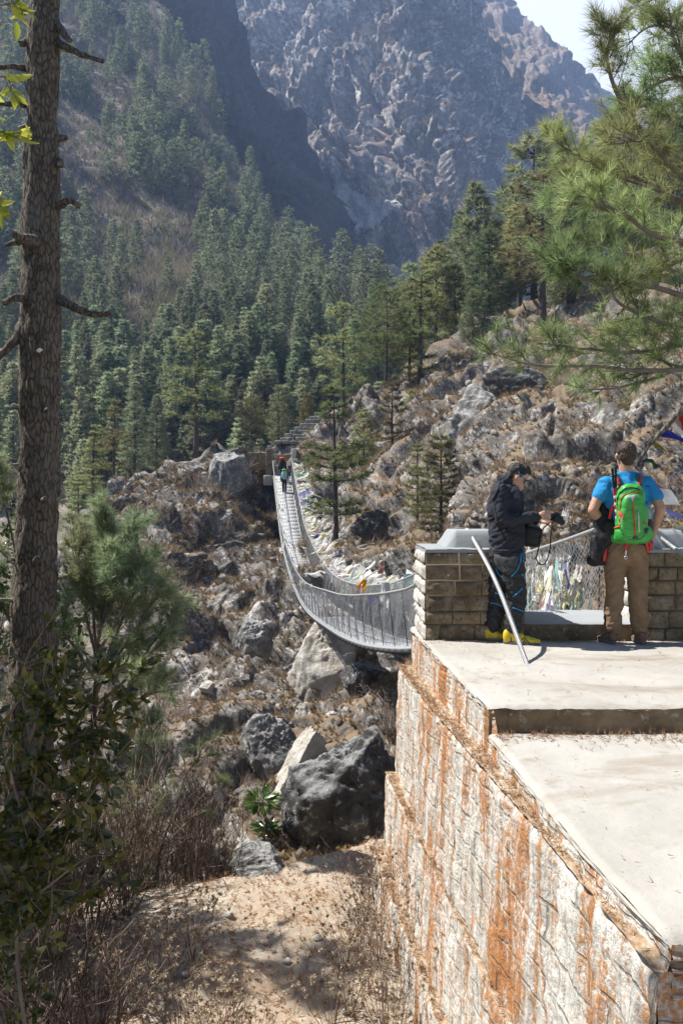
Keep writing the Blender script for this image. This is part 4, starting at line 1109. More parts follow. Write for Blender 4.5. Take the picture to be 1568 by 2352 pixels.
# ------------------------------------------------------------------ boulders and slabs on the slope under the bridge
re_ = np.random.default_rng(44)
def boulder(label, x, y, d, rad, mat, seed, rot=(0, 0, 0), amp=.3, sink=.0, name='boulder', cat='boulder'):
    c = P(x, y, d); n1, n2 = 120, 80; r = np.random.default_rng(seed * 7 + 1)
    V, Q = sphere((0, 0, 0), (1, 1, 1), n1, n2)
    pl = nrm(r.normal(size=(15, 3))); dd = r.uniform(.62, 1.02, 15)             # split planes of the rock
    dw = nrm(V + .05 * np.stack([vnoise(V * 3 + k, seed) for k in (0, 5, 9)], 1)); dp = dw @ pl.T
    rr = np.min(np.where(dp > .08, dd / np.maximum(dp, .08), 9.), 1).clip(0, 1.12)
    V = V * (rr + .28 * amp * fbm(V * 2.2 + seed, 3, .55, seed) + .09 * amp * facets(V * 3.2 + seed, seed + 3, .9, .4) + .10 * amp * fbm(V * 9 + seed, 3, .6, seed))[:, None]
    V = V * np.array(rad) * 1.08; V = V @ rotm(*rot).T
    mb = MB(); mb.add(V + c - np.array([0, 0, sink]), Q)
    o = obj(name, mb, M[mat], None, False, c - np.array([0, 0, sink + rad[2] * .8])); return tag(o, label, cat)
boulder('largest dark boulder with a pale cap, lying below the bridge beside the wall', 800, 1835, 13.6, (.98, .9, 1.02), 'dark_boulder', 3, amp=.45)
boulder('broad smooth pale rock slab standing under the sagging bridge', 746, 1548, 28.6, (1.35, 1.1, 2.0), 'pale_boulder', 5, (0, 8, 20), .2)
boulder('pale wedge of rock leaning left of the dark boulder', 680, 1800, 14.6, (.42, .6, 1.15), 'pale_boulder', 8, (0, 24, 0), .25)
boulder('white and grey cracked boulder above the leafy plant', 612, 1715, 18.5, (.62, .6, .68), 'grey_boulder', 9, (0, 10, 30), .3)
boulder('slanting grey rock fin left of the smooth slab, nearest to the bridge', 664, 1462, 37.8, (.6, 1.1, 1.35), 'pale_boulder', 12, (0, 30, 10), .26)
boulder('angular tan rock block at the left foot of the smooth slab', 640, 1512, 33.5, (.72, .65, .72), 'pale_boulder', 14, (0, 15, 0), .3)
boulder('tall grey rock fin left of the tan block', 580, 1478, 31, (.7, .8, .95), 'grey_boulder', 17, (0, 20, 0), .32)
boulder('low flat boulder at the edge of the dirt shelf under the leafy plant', 585, 1995, 11.8, (.5, .4, .3), 'grey_boulder', 19, (0, 0, 10), .25)
boulder('rounded grey rock dome on the crest of the outcrop left of the far landing', 527, 1085, 56, (1.35, 1.3, 1.8), 'grey_boulder', 21, (0, -12, 0), .22)
boulder('dark grey rock half buried below the right end of the bridge', 838, 1575, 24, (.75, .6, .6), 'dark_boulder', 22, (0, 0, 0), .3)
boulder('brown tinted rock under the rock fin beside the leafy plant', 640, 1860, 14.6, (.34, .4, .5), 'pale_boulder', 25, (0, 20, 0), .3)
boulder('grey boulder on the open slope right of the slim tiered pine', 855, 1205, 44, (1., .8, .75), 'dark_boulder', 27, (0, 0, 0), .25)
boulder('jagged dark rock face at the head of the gully behind the bushy pine', 1120, 985, 42, (2.3, 1.6, 2.0), 'grey_boulder', 28, (0, 25, 0), .34)
boulder('dark overhanging rock below the tall bare trunked pine', 1190, 905, 47, (2.0, 1.5, 1.3), 'dark_boulder', 30, (0, 15, 0), .34)
boulder('pale cleft rock on the brown slope under the ridge pines', 1135, 745, 74, (1.6, 1.2, .9), 'grey_boulder', 33, (0, 0, 0), .34)
for k, (x, y) in enumerate([(690, 1690), (720, 1735), (655, 1610), (590, 1600), (705, 1620), (760, 1650), (545, 1820), (500, 1700), (640, 1760), (560, 1560), (475, 1580), (820, 1700), (860, 1660)]):
    p = hill.at(x, y); s = re_.uniform(.09, .22) * p[1] / 20
    o = boulder('loose pale rock lying on the slope under the bridge', x, y, p[1], (s, s * .8, s * .7), 'pale_boulder' if k % 3 else 'grey_boulder', 40 + k, (0, 0, k * 40), .3, 0, 'rock', 'rock'); o['group'] = 'loose rocks under the bridge'

# ------------------------------------------------------------------ the big bare trunk at the left
tree = thing('pine_tree', 'big bare pine trunk with broken branch stubs at the left edge of the picture', 'tree', (-4.05, 10.2, -6.3))
DT = 10.2
cl = [(106, -160, 35), (100, 0, 35), (98, 250, 36), (95, 500, 40), (93, 760, 44), (90, 1000, 46), (84, 1250, 48), (77, 1480, 49), (66, 1800, 52), (56, 2050, 56), (46, 2300, 64), (40, 2420, 74)]
pth = smoothpath([P(x, y, DT) for x, y, r in cl], 20); rr = np.interp(np.linspace(0, 1, len(pth)), np.linspace(0, 1, len(cl)), [r / F * DT for _, _, r in cl])
V, Q = tube(pth, rr, 64)
ctr = np.repeat(pth, 64, 0); N = nrm(V - ctr)
pq = V * np.array([1, 1, .36])
V = V + N * (.022 * facets(pq * 15, 4, .8, .5) + .018 * fbm(pq * 9, 4, .6, 9) + .04 * fbm(V * .9, 2, .5, 3))[:, None]
mb = MB(); mb.add(V, Q); obj('trunk', mb, M['pine_bark'], tree, True)
stubs = [((132, 60), (162, 95, -.3), 13), ((128, 92), (180, 122, -.2), (236, 140, -.3), 9), ((128, 110), (170, 118, .1), (200, 126, 0), 8), ((70, 92), (48, 100, -.2), 12), ((66, 160), (34, 152, -.2), (-10, 160, -.3), 9), ((66, 178), (26, 182, -.2), 10), ((62, 238), (26, 238, -.2), (-20, 236, -.3), 9),
         ((138, 318), (156, 316, 0), 10), ((66, 288), (44, 296, -.2), 7), ((136, 375), (142, 380, -.4), 11), ((130, 478), (160, 462, -.2), (184, 474, -.2), 11), ((100, 552), (60, 550, -.5), (26, 538, -.6), 17), ((60, 545), (40, 556, -.3), (14, 562, -.3), 9), ((128, 560), (148, 566, -.1), (164, 562, 0), 6), ((80, 690), (40, 684, -.3), (8, 694, -.4), 12), ((134, 682), (168, 706, -.2), (210, 722, -.3), (256, 720, -.3), 12),
         ((60, 735), (34, 782, -.2), (-6, 822, -.3), 15), ((140, 805), (156, 812, 0), 8), ((136, 880), (160, 900, -.1), (192, 932, -.1), 6), ((56, 940), (28, 930, -.2), 8), ((96, 945), (112, 940, -.5), 9), ((130, 1080), (160, 1076, 0), 6), ((56, 1072), (28, 1066, -.2), 6), ((124, 1150), (150, 1140, 0), 8), ((52, 1290), (22, 1283, -.2), 8), ((78, 1290), (88, 1282, -.5), 13), ((50, 1380), (10, 1376, -.2), (-30, 1374, -.2), 6), ((120, 1290), (140, 1300, 0), 7), ((100, 1150), (104, 1146, -.5), 10), ((82, 805), (100, 812, -.5), 11)]
for s in stubs:
    r0 = s[-1] / F * DT; pts = [P(s[0][0], s[0][1], DT)] + [P(a, b, DT + c) for a, b, c in s[1:-1]]
    d0 = nrm(pts[0] - pts[1]); pts = [pts[0] + d0 * .12] + pts
    path = smoothpath(pts, 8); n = len(path); rad = np.linspace(r0 * 1.15, r0 * .45, n)
    path = path + .022 * np.stack([vnoise(path * 6 + k, 7) for k in (0, 5, 9)], 1)
    V, Q = tube(path, rad, 14); V = V + nrm(V - np.repeat(path, 14, 0)) * (.009 * fbm(V * 22, 3, .6, 3))[:, None]
    mb = MB(); mb.add(V, Q); mb.add(np.vstack([V[-14:], path[-1:]]), np.stack([np.arange(14), (np.arange(14) + 1) % 14, np.full(14, 14)], 1))
    obj('branch_stub', mb, M['pine_bark' if r0 > .05 else 'dead_wood'], tree, True)

# ------------------------------------------------------------------ long needled pines close to the camera
def long_pine(label, base, spine, sp_r, branches, leafm, seed, nl=.26, nn=26, nw=.0045, tw=1.0, twr=.9, density=1., spread=.5, droop=.02, barkm='needle_twig', dead=0):
    r = np.random.default_rng(seed); t = thing('pine_tree', label, 'tree', base)
    mb = MB(); path = smoothpath(spine, 10); add_tube(mb, path, np.linspace(sp_r, sp_r * .35, len(path)), 14); obj('trunk', mb, M['far_bark'], t, True)
    for br in branches:
        pts = np.array(br[0], float); r0 = br[1]; k = br[2] if len(br) > 2 else 1.
        path = smoothpath(pts, 10); path = path + .03 * np.stack([vnoise(path * 3 + q, seed) for q in (0, 5, 9)], 1) * np.linspace(0, 1, len(path))[:, None]
        wood = MB(); add_tube(wood, path, np.linspace(r0, r0 * .25, len(path)), 7)
        L = np.linalg.norm(np.diff(path, axis=0), axis=1).sum(); C = []; A = []
        m = int(L * 9 * density * k)
        tg = nrm(np.gradient(path, axis=0))
        for q in range(m):
            f = r.uniform(.22, 1.) ** .85; i = min(int(f * (len(path) - 1)), len(path) - 1); o = path[i]
            d = nrm(tg[i] * .75 + r.normal(size=3) * .62 + np.array([0, 0, .22])); l = r.uniform(.22, .8) * tw * (1.15 - .55 * f)
            n = 6; s = np.linspace(0, 1, n)[:, None]
            tp = o + d * l * s + np.array([0, 0, 1.]) * l * (.22 * s * s) + .025 * r.normal(size=3) * s
            add_tube(wood, tp, np.linspace(.006, .003, n), 4)
            if dead and r.random() < dead: continue
            e = nrm(tp[-1] - tp[-2]); 
            for a in (1., .84, .66, .5): C.append(tp[0] + (tp[-1] - tp[0]) * a); A.append(e)
            if r.random() < .8:
                for _ in range(2):
                    d2 = nrm(e + r.normal(size=3) * .7 + np.array([0, 0, .3])); b = tp[int(r.integers(2, 5))]; e2 = b + d2 * l * .5; add_tube(wood, np.stack([b, (b + e2) / 2, e2]), .003, 3)
                    C += [e2, (b + e2) / 2 + (e2 - b) * .15]; A += [d2, d2]
        C.append(path[-1]); A.append(tg[-1])
        o = obj('branch', wood, M[barkm], t, True)
        nb = MB(); nb.add(*tufts(np.array(C), np.array(A), nn, nl, nw, spread, r, droop)); obj('foliage', nb, M[leafm], o)
    return t
def B(d, *pts): return [P(x, y, d + (k[0] if k else 0)) for x, y, *k in pts]
rpn = []
for d, pts, r0, k in [
    (9.5, [(1700, 470), (1600, 400, -.3), (1500, 330, -.5), (1430, 240, -.7), (1395, 150, -.8), (1400, 60, -.8)], .045, .8),
    (9.8, [(1700, 330), (1620, 240), (1560, 120, -.2), (1530, 20, -.3)], .04, .85), (10.4, [(1700, 260), (1640, 120, .4), (1600, -40, .5)], .04, .8),
    (9.2, [(1700, 520), (1580, 420, -.6), (1480, 330, -.9), (1400, 330, -1.2)], .035, .6),
    (10.2, [(1700, 560), (1600, 500), (1500, 430), (1420, 395), (1330, 360), (1255, 315)], .045, .9),
    (10.6, [(1700, 640), (1560, 560, .3), (1430, 500, .4), (1340, 470, .4), (1262, 470, .4)], .045, .9),
    (9.6, [(1700, 600), (1600, 560, -.3), (1500, 540, -.5), (1410, 480, -.7), (1330, 450, -.7)], .04, .8),
    (9.3, [(1700, 720), (1600, 690, -.4), (1500, 660, -.7), (1400, 640, -.9), (1330, 640, -1), (1270, 610, -1)], .04, .75),
    (10.0, [(1700, 680), (1590, 640), (1480, 600), (1380, 560), (1300, 555)], .04, .75),
    (8.8, [(1700, 800), (1600, 760, -.3), (1500, 735, -.5), (1420, 700, -.6), (1395, 640, -.6)], .035, .6),
    (9.0, [(1700, 800), (1580, 790, -.3), (1460, 810, -.5), (1340, 800, -.7), (1240, 790, -.8)], .035, .7),
    (8.6, [(1700, 860), (1580, 850, -.3), (1460, 850, -.4), (1350, 840, -.5), (1230, 840, -.6), (1130, 815, -.6)], .032, .42),
    (8.4, [(1700, 830), (1600, 830), (1500, 870), (1420, 890), (1340, 895)], .028, .4),
    (10.2, [(1700, 150), (1600, 80), (1500, 60), (1440, 100)], .03, 1.), (9.8, [(1700, 250), (1600, 180), (1500, 195), (1445, 250)], .03, 1.), (10., [(1700, 380), (1580, 300), (1480, 245), (1435, 285)], .03, 1.), (10.1, [(1700, 60), (1620, 10), (1540, -20), (1480, 10)], .03, 1.),
    (9.6, [(1700, 640), (1600, 590), (1520, 620), (1450, 640)], .03, 1.), (9.4, [(1700, 740), (1600, 720), (1520, 760), (1440, 770), (1370, 760)], .03, .9), (9.7, [(1700, 560), (1580, 470), (1460, 420), (1380, 400), (1300, 400)], .03, 1.),
    (9.8, [(1700, 500), (1640, 420), (1560, 380), (1500, 280)], .04, .85), (10.2, [(1700, 420), (1650, 300), (1600, 220), (1520, 150)], .04, .8)]:
    rpn.append((B(d, *pts), r0, k))
long_pine('bright green long needled pine whose branches reach in from the right edge', P(1720, 1300, 9.7), [P(1730, 1500, 9.7), P(1722, 1000, 9.7), P(1705, 500, 9.7), P(1690, 0, 9.9), P(1680, -300, 10)], .17, rpn, 'pine_needles', 61, nl=.20, nn=15, nw=.0055, tw=.66, density=1.9, spread=.55, droop=.1)
lpn = []
for d, pts, k in [(8.6, [(215, 1640), (225, 1500), (240, 1380), (250, 1290), (240, 1215)], 1.), (8.6, [(225, 1560), (270, 1450), (310, 1360), (335, 1285)], 1.1), (8.4, [(220, 1620), (290, 1560), (350, 1480), (395, 1430)], 1.1), (8.7, [(225, 1520), (200, 1420), (180, 1330), (185, 1260)], 1.),
                  (8.2, [(215, 1680), (290, 1640), (340, 1600), (400, 1580)], .9), (8.9, [(215, 1640), (170, 1560), (120, 1500), (60, 1460)], 1.), (8.8, [(220, 1560), (160, 1470), (100, 1400), (40, 1340)], 1.), (8.3, [(225, 1500), (280, 1400), (300, 1300), (295, 1200)], 1.), (8.5, [(225, 1480), (245, 1380), (250, 1260), (235, 1165)], 1.), (8.5, [(215, 1700), (260, 1720), (330, 1700), (370, 1660)], .7), (8.9, [(215, 1700), (150, 1660), (80, 1640), (20, 1600)], .8),
                  (8.4, [(222, 1590), (260, 1520), (330, 1420), (370, 1350)], 1.), (8.6, [(214, 1760), (270, 1800), (330, 1780)], .5), (8.8, [(225, 1530), (215, 1400), (215, 1300), (205, 1235)], 1.), (8.8, [(60, 1500), (40, 1300), (10, 1150), (-20, 1060)], .8), (8.8, [(60, 1500), (10, 1400), (-30, 1330)], .8)]:
    lpn.append((B(d + 2.5, *pts), .026, k))
long_pine('young long needled pine with soft green tufts just right of the big trunk', P(212, 2060, 11.1), [P(210, 2080, 11.1), P(212, 1850, 11.1), P(216, 1650, 11.1), P(228, 1480, 11.1)], .07, lpn, 'soft_pine_needles', 67, nl=.19, nn=32, nw=.0068, tw=.75, density=1.45, spread=.75, droop=.05)
low = []
for d, pts, k in [(9.4, [(400, 1900), (420, 1800), (455, 1740), (500, 1700)], .5), (9.4, [(400, 1900), (380, 1800), (350, 1740), (330, 1690)], .5), (9.2, [(400, 1920), (470, 1850), (520, 1800)], .4), (9., [(300, 1950), (270, 1880), (230, 1840)], .6), (9., [(300, 1950), (340, 1880), (350, 1820)], .5), (9., [(300, 1950), (290, 2020), (330, 2060)], .5)]:
    low.append((B(d, *pts), .012, k))
long_pine('straggly low pine sapling on the bank under the young pine', P(350, 2040, 9.3), [P(350, 2060, 9.3), P(370, 1950, 9.3), P(395, 1880, 9.3)], .03, low, 'dull_pine_needles', 71, nl=.16, nn=20, nw=.004, tw=.5, density=1.2, spread=.55)

# pines standing left of the frame: they throw the shade over the trunk and the brush
def shade_pine(label, x, y, zb, H, rad, kind, var):
    t = thing('pine_tree', label, 'tree', (x, y, zb)); tm, cm = PROTO[kind][var]
    s = H / 10.
    for nm, me, mt in (('trunk', tm, 'far_bark'), ('crown', cm, 'dull_pine_needles')):
        me2 = me
        if me.materials and me.materials[0] != M[mt]: me2 = me.copy(); me2.materials.clear()
        if not me2.materials: me2.materials.append(M[mt])
        o = bpy.data.objects.new(nm, me2); COL.objects.link(o); o.parent = t; o.scale = (s * rad, s * rad, s); o.rotation_euler = (0, 0, var * 2.1)
shade_pine('bare lower trunk pine outside the left edge whose shadow crosses the dirt shelf', -4.9, 8.2, -4.6, 8.2, .75, 'open', 1)
shade_pine('dense pine outside the left edge shading the leafy shrub', -6.0, 5.0, -4.5, 8.6, 1.3, 'bushy', 0)
shade_pine('tall dense pine outside the left edge shading the brush', -7.2, 8.8, -5., 9.5, 1., 'bushy', 1)
shade_pine('near pine outside the left edge shading the dark glossy shrub', -4.4, 3.9, -3.6, 8.4, .95, 'bushy', 1)
shade_pine('pine outside the left edge behind the others', -9.5, 12.5, -6., 10, 1., 'bushy', 2)

# ------------------------------------------------------------------ leafy shrubs
def leaf_mesh(C, A, length, width, r, fold=.25):
    n = len(C); A = nrm(A); u = nrm(np.cross(A, r.normal(size=(n, 3)))); w_ = np.cross(A, u)
    l = np.broadcast_to(length, (n,))[:, None] * r.uniform(.7, 1.2, (n, 1)); wd = l * width
    pts = []
    for t, hw in ((.0, 0.03), (.25, .36), (.55, .5), (.82, .28), (1., 0.02)):
        c = C + A * l * t - w_ * l * .25 * t * t
        pts += [c - u * wd * hw + w_ * wd * hw * fold, c, c + u * wd * hw + w_ * wd * hw * fold]
    V = np.stack(pts, 1).reshape(-1, 3)
    q = []
    for k in range(4):
        for s in (0, 1): q.append([k * 3 + s, k * 3 + s + 1, k * 3 + s + 4, k * 3 + s + 3])
    q = np.array(q); return V, (q[None] + (np.arange(n) * 15)[:, None, None]).reshape(-1, 4)
def leafy_shrub(label, base, branches, leafm, seed, ll=.075, lw=.5, per_m=42, twig=.16, cat='shrub', name='oak_shrub', r0=.007, tpm=16):
    r = np.random.default_rng(seed); t = thing(name, label, cat, base)
    wood = MB(); C = []; A = []
    for pts in branches:
        path = smoothpath(pts, 8); add_tube(wood, path, np.linspace(r0, r0 * .3, len(path)), 6); tg = nrm(np.gradient(path, axis=0)); L = np.linalg.norm(np.diff(path, axis=0), axis=1).sum()
        for _ in range(int(L * tpm)):
            f = r.uniform(.12, 1); i = int(f * (len(path) - 1)); d = nrm(tg[i] * .5 + r.normal(size=3) * .8); e = path[i] + d * twig * r.uniform(.4, 1.3); add_tube(wood, np.stack([path[i], (path[i] + e) / 2 + r.normal(size=3) * .01, e]), .0022, 4)
            for q in range(max(2, int(per_m / 16 * 1.2))):
                s = r.uniform(.3, 1.); C.append(path[i] + (e - path[i]) * s); A.append(d * .6 + r.normal(size=3) * .6 + np.array([0, 0, -.1]))
    obj('branch', wood, M['needle_twig'], t, True)
    mb = MB(); mb.add(*leaf_mesh(np.array(C), np.array(A), ll, lw, r)); obj('leaves', mb, M[leafm], t)
    return t
def BB(d, *pts): return [P(x, y, d + (k[0] if k else 0)) for x, y, *k in pts]
leafy_shrub('dark glossy leaved shrub with olive leaves in the shade at the lower left', P(60, 2340, 3.1),
    [BB(3.0, (60, 2560), (40, 2360), (40, 2200), (60, 2000), (80, 1800), (110, 1640), (150, 1540)), BB(2.9, (90, 2560), (40, 2200), (60, 1980), (130, 1880), (200, 1800), (260, 1760)), BB(3.1, (20, 2560), (50, 2150), (70, 1850), (150, 1740), (230, 1640), (320, 1560)), BB(3.0, (60, 1900), (20, 1760), (-20, 1640)), BB(3.2, (80, 1750), (60, 1640), (50, 1560), (70, 1490)), BB(2.9, (50, 2080), (130, 2020), (200, 1970), (270, 1960)), BB(2.9, (40, 2100), (0, 1980), (-40, 1900)), BB(3.1, (90, 1760), (180, 1700), (220, 1690)), BB(3.0, (50, 2000), (100, 1930), (180, 1900), (240, 1850)), BB(3.1, (60, 2150), (100, 2080), (160, 2060), (230, 2010)), BB(2.8, (30, 1800), (10, 1700), (30, 1620)), BB(3., (70, 1700), (110, 1600), (200, 1560), (290, 1540))],
    'oak_leaves', 81, .05, .5, 120, .14, tpm=30)
leafy_shrub('sunlit yellow green leaf spray hanging at the upper left corner', P(-140, 300, 3.4),
    [BB(3.3, (-140, 60), (-60, 30), (10, 10), (50, 8)), BB(3.3, (-140, 200), (-60, 180), (0, 175), (30, 190)), BB(3.3, (-140, 330), (-70, 300), (0, 300), (45, 320)), BB(3.3, (-140, 480), (-80, 460), (-30, 452), (12, 458)), BB(3.3, (-140, -20), (-40, -20), (60, -14))], 'spring_leaves', 83, .08, .42, 40, .09, tpm=30)
leafy_shrub('green leaved oak behind the big trunk at the left edge', P(-20, 1700, 11.4), [BB(11.4, (-20, 1600), (10, 1400), (20, 1250), (30, 1150)), BB(11.4, (-20, 1500), (-20, 1300), (-10, 1160)), BB(11.5, (120, 1700), (140, 1500), (150, 1400), (165, 1330)), BB(11.4, (0, 1500), (40, 1400), (20, 1300)), BB(11.4, (130, 1560), (180, 1480), (175, 1420))], 'broad_leaves', 85, .10, .5, 60, .3)
rho = thing('rhododendron', 'dark leafed rhododendron in three whorls on the rock right of the dry brush', 'shrub', P(600, 1965, 13.2)); rr_ = np.random.default_rng(86)
wd = MB(); C = []; A = []; add_tube(wd, smoothpath(BB(13.2, (612, 1970), (618, 1920), (608, 1870), (600, 1840)), 6), .03, 8)
for (x, y, n, s) in ((600, 1840, 120, .26), (610, 1905, 60, .17), (592, 1948, 60, .2)):
    c = P(x, y, 13.1)
    for _ in range(n):
        d = nrm(rr_.normal(size=3) * np.array([1, 1, .6]) + np.array([0, 0, .25])); C.append(c + d * s * rr_.uniform(.3, .8) * np.array([1, 1, .7])); A.append(d + np.array([0, 0, -.25]))
obj('stem', wd, M['needle_twig'], rho, True); mb = MB(); mb.add(*leaf_mesh(np.array(C), np.array(A), .17, .3, rr_)); obj('leaves', mb, M['broad_leaves'], rho)
for k, (x, y, d, lab) in enumerate([(522, 2020, 11., 'small broad leaved plant at the foot of the dry brush'), (790, 1975, 11.8, 'small green plant at the lip of the dirt shelf under the dark boulder')]):
    C = []; A = []
    for _ in range(36):
        q = nrm(rr_.normal(size=3) + np.array([0, 0, .5])); C.append(P(x, y, d) + q * .1); A.append(q)
    mb = MB(); mb.add(*leaf_mesh(np.array(C), np.array(A), .11, .4, rr_)); tag(obj('plant', mb, M['broad_leaves'], None, False, P(x, y, d)), lab, 'plant')

# ------------------------------------------------------------------ dry shrubs on and round the dirt shelf
def dry_shrub(x, y, d, h, wdt, label, seed, n=26, heads=0, matn='twigs', group=None, zbase=None, name='dry_shrub', rr0=.004, lean=(0, 0)):
    r = np.random.default_rng(seed); b = P(x, y, d)
    if zbase is None: b[2] = float(shelf(b[0], b[1])) - .03
    t = thing(name, label, 'shrub', b, group); wood = MB(); tips = []
    for k in range(n):
        az = r.uniform(0, 6.28); rad = wdt * r.uniform(.15, 1.) ; hh = h * r.uniform(.55, 1.1)
        e = b + np.array([math.cos(az) * rad + lean[0] * hh, math.sin(az) * rad * .8 + lean[1] * hh, hh]); mid = b * .45 + e * .55 + r.normal(size=3) * .06 * h; st = b + np.array([math.cos(az), math.sin(az), 0]) * rad * .15
        path = smoothpath([st, mid, e], 5); add_tube(wood, path, np.linspace(rr0, rr0 * .45, len(path)), 4)
        for q in range(int(r.integers(2, 6))):
            i = int(r.integers(3, len(path))); d2 = nrm(nrm(path[i] - path[i - 1]) + r.normal(size=3) * .55); l = h * r.uniform(.1, .34); e2 = path[i] + d2 * l
            add_tube(wood, np.stack([path[i], (path[i] + e2) / 2 + r.normal(size=3) * .015, e2]), rr0 * .5, 3); tips.append(e2)
            for _ in range(2):
                d3 = nrm(d2 + r.normal(size=3) * .7); e3 = e2 + d3 * l * .5; add_tube(wood, np.stack([e2 - d2 * l * .3, e3]), rr0 * .35, 3); tips.append(e3)
    obj('stems', wood, M[matn], t)
    if heads:
        C = np.array(tips); C = C[r.random(len(C)) < heads]; hb = MB(); A = r.normal(size=C.shape) + np.array([0, 0, .6])
        hb.add(*tufts(C, A, 16, .028, .016, 1.2, r)); tag(obj('seed_heads', hb, M['seed_heads'], t), kind='stuff')
    return t
BG = 'leafless shrubs along the shady edge of the dirt shelf'
rq = np.random.default_rng(90)
for k, (x, y, d, h, wd) in enumerate([(470, 2080, 10., 1.5, .8), (400, 2050, 10.5, 1.9, .9), (505, 2030, 10.8, .9, .5), (350, 2120, 9.6, 1.6, .8), (300, 2200, 9., 1.4, .8), (440, 2150, 9.3, 1.2, .7), (250, 2120, 9.8, 1.8, .9), (180, 2200, 8.8, 1.5, .8), (480, 1990, 11., 1.5, .8), (360, 1960, 11.4, 1.7, .9), (140, 2080, 9.4, 1.7, .9), (220, 2280, 8.2, 1., .7), (120, 2250, 8., 1.2, .6), (40, 2300, 6.6, 1.1, .6), (140, 2352, 6.0, 1.0, .6), (10, 2352, 5.6, .9, .6), (230, 2380, 5.9, .8, .5), (290, 2190, 8.6, 1.3, .7), (90, 2330, 6.9, 1.2, .7)]):
    dry_shrub(x, y, d, h, wd, 'tangled leafless brown shrub on the shady edge of the dirt shelf', 100 + k, 21, 0, 'twigs', BG, rr0=.007)
SG = 'dry weeds with pale seed heads'
for k, (x, y, d, h, wd) in enumerate([(330, 2330, 6.6, .75, .42), (440, 2340, 6.2, .8, .45), (250, 2350, 6.8, .75, .4), (500, 2352, 5.9, .7, .42), (390, 2300, 7.0, .7, .4), (560, 2360, 6., .6, .35), (470, 2290, 7.2, .6, .4)]):
    dry_shrub(x - 25, y + 70, d, h * .85, wd, 'dry weed clump with fluffy pale seed heads at the bottom of the dirt shelf', 130 + k, 16, .65, 'twigs', SG, rr0=.0035)
WG = 'tall dry weeds against the foot of the white wall'
for k, (x, y, d, h, wd) in enumerate([(850, 2300, 6.6, .8, .3), (880, 2340, 6.2, .9, .3), (830, 2240, 7., .8, .32), (870, 2250, 7.1, .9, .25), (800, 2330, 6.4, .7, .35), (840, 2160, 7.8, .7, .3), (760, 2340, 6.3, .6, .35), (900, 2352, 5.9, .9, .25), (860, 2100, 8.3, .6, .25), (790, 2250, 7.0, .55, .3)]):
    dry_shrub(x, y, d, h, wd, 'tall dry brown weeds standing on the dirt beside the white wall', 160 + k, 11, .3, 'twigs', WG, rr0=.003)
# the white bare bush in the left middle
dry_shrub(357, 1800, 12.5, 1.7, .35, 'bleached bare sapling with white twigs against the dark rock', 201, 5, 0, 'dead_wood', None, 1, rr0=.012)
dry_shrub(890, 1690, 19, 1.1, .8, 'dusty dark scrub bush beside the wall corner below the bridge', 202, 40, 0, 'brush_twigs', None, 1, rr0=.008)
tk = np.random.default_rng(93)
# needles and grit lying about
C = []; 
for _ in range(5200):
    x, y = tk.uniform(-3.4, .75), tk.uniform(5.2, 10.); C.append((x, y, float(shelf(x, y)) + .006))
mb = MB(); mb.add(*tufts(np.array(C), tk.normal(size=(len(C), 3)) * np.array([1, 1, .35]) + np.array([0, 0, .3]), 5, .075, .006, .5, tk)); tag(obj('dry_litter', mb, M['fallen_needles'], None), 'fallen pine needles and straw on the dirt shelf', 'litter', kind='stuff')
C = []
for _ in range(2000):
    e, z = ((edge1, z1), (edge2, z2), (edge3, z3))[int(tk.integers(0, 3))]; y = 2.65 + 5.8 * tk.random() ** .8; C.append((float(e(y)) + abs(tk.normal()) * .06 - .015, y, float(z(y)) + .015))
for _ in range(500):
    x, y = tk.uniform(.95, 3.6), 4.98 - abs(tk.normal()) * .12; C.append((max(x, float(edge0(y)) + .02), y, ZL + .012))
mb = MB(); mb.add(*tufts(np.array(C), tk.normal(size=(len(C), 3)) * np.array([.6, 1, .4]) + np.array([-.3, 0, .15]), 5, .055, .003, .6, tk)); tag(obj('needle_litter', mb, M['fallen_needles'], None), 'fallen pine needles lying along the wall ledges', 'litter', kind='stuff')
C = []; 
for _ in range(230):
    y = tk.uniform(2.7, 7.5); x = float(edge0(y)) + .05 + 3. * tk.random() ** 1.3; C.append((x, y, (ZU if y > 5.05 else ZL) + .012)) if not 4.9 < y < 5.06 else None
for _ in range(260):
    x, y = tk.uniform(.85, 3.6), 7.52 - abs(tk.normal()) * .09; C.append((x, y, ZU + .012))
mb = MB(); mb.add(*tufts(np.array(C), tk.normal(size=(len(C), 3)) * np.array([1, 1, .12]), 2, .035, .004, .4, tk)); tag(obj('terrace_litter', mb, M['fallen_needles'], None), 'scattered dry needles and grit on the concrete terrace', 'litter', kind='stuff')
for k in range(26):
    x, y = tk.uniform(-2., .5), tk.uniform(6., 9.2); z = float(shelf(x, y)); s = tk.uniform(.02, .055)
    V, Q = sphere((0, 0, 0), (s, s * .8, s * .6), 14, 9); V = V * (1 + .35 * facets(V / s * 1.3 + k, k, .8, .3))[:, None]; mb = MB(); mb.add(V + np.array([x, y, z + s * .2]), Q)
    tag(obj('stone', mb, M['pale_boulder'], None, False, (x, y, z)), 'small pale stone lying on the dirt shelf', 'stone', 'small stones on the dirt shelf')

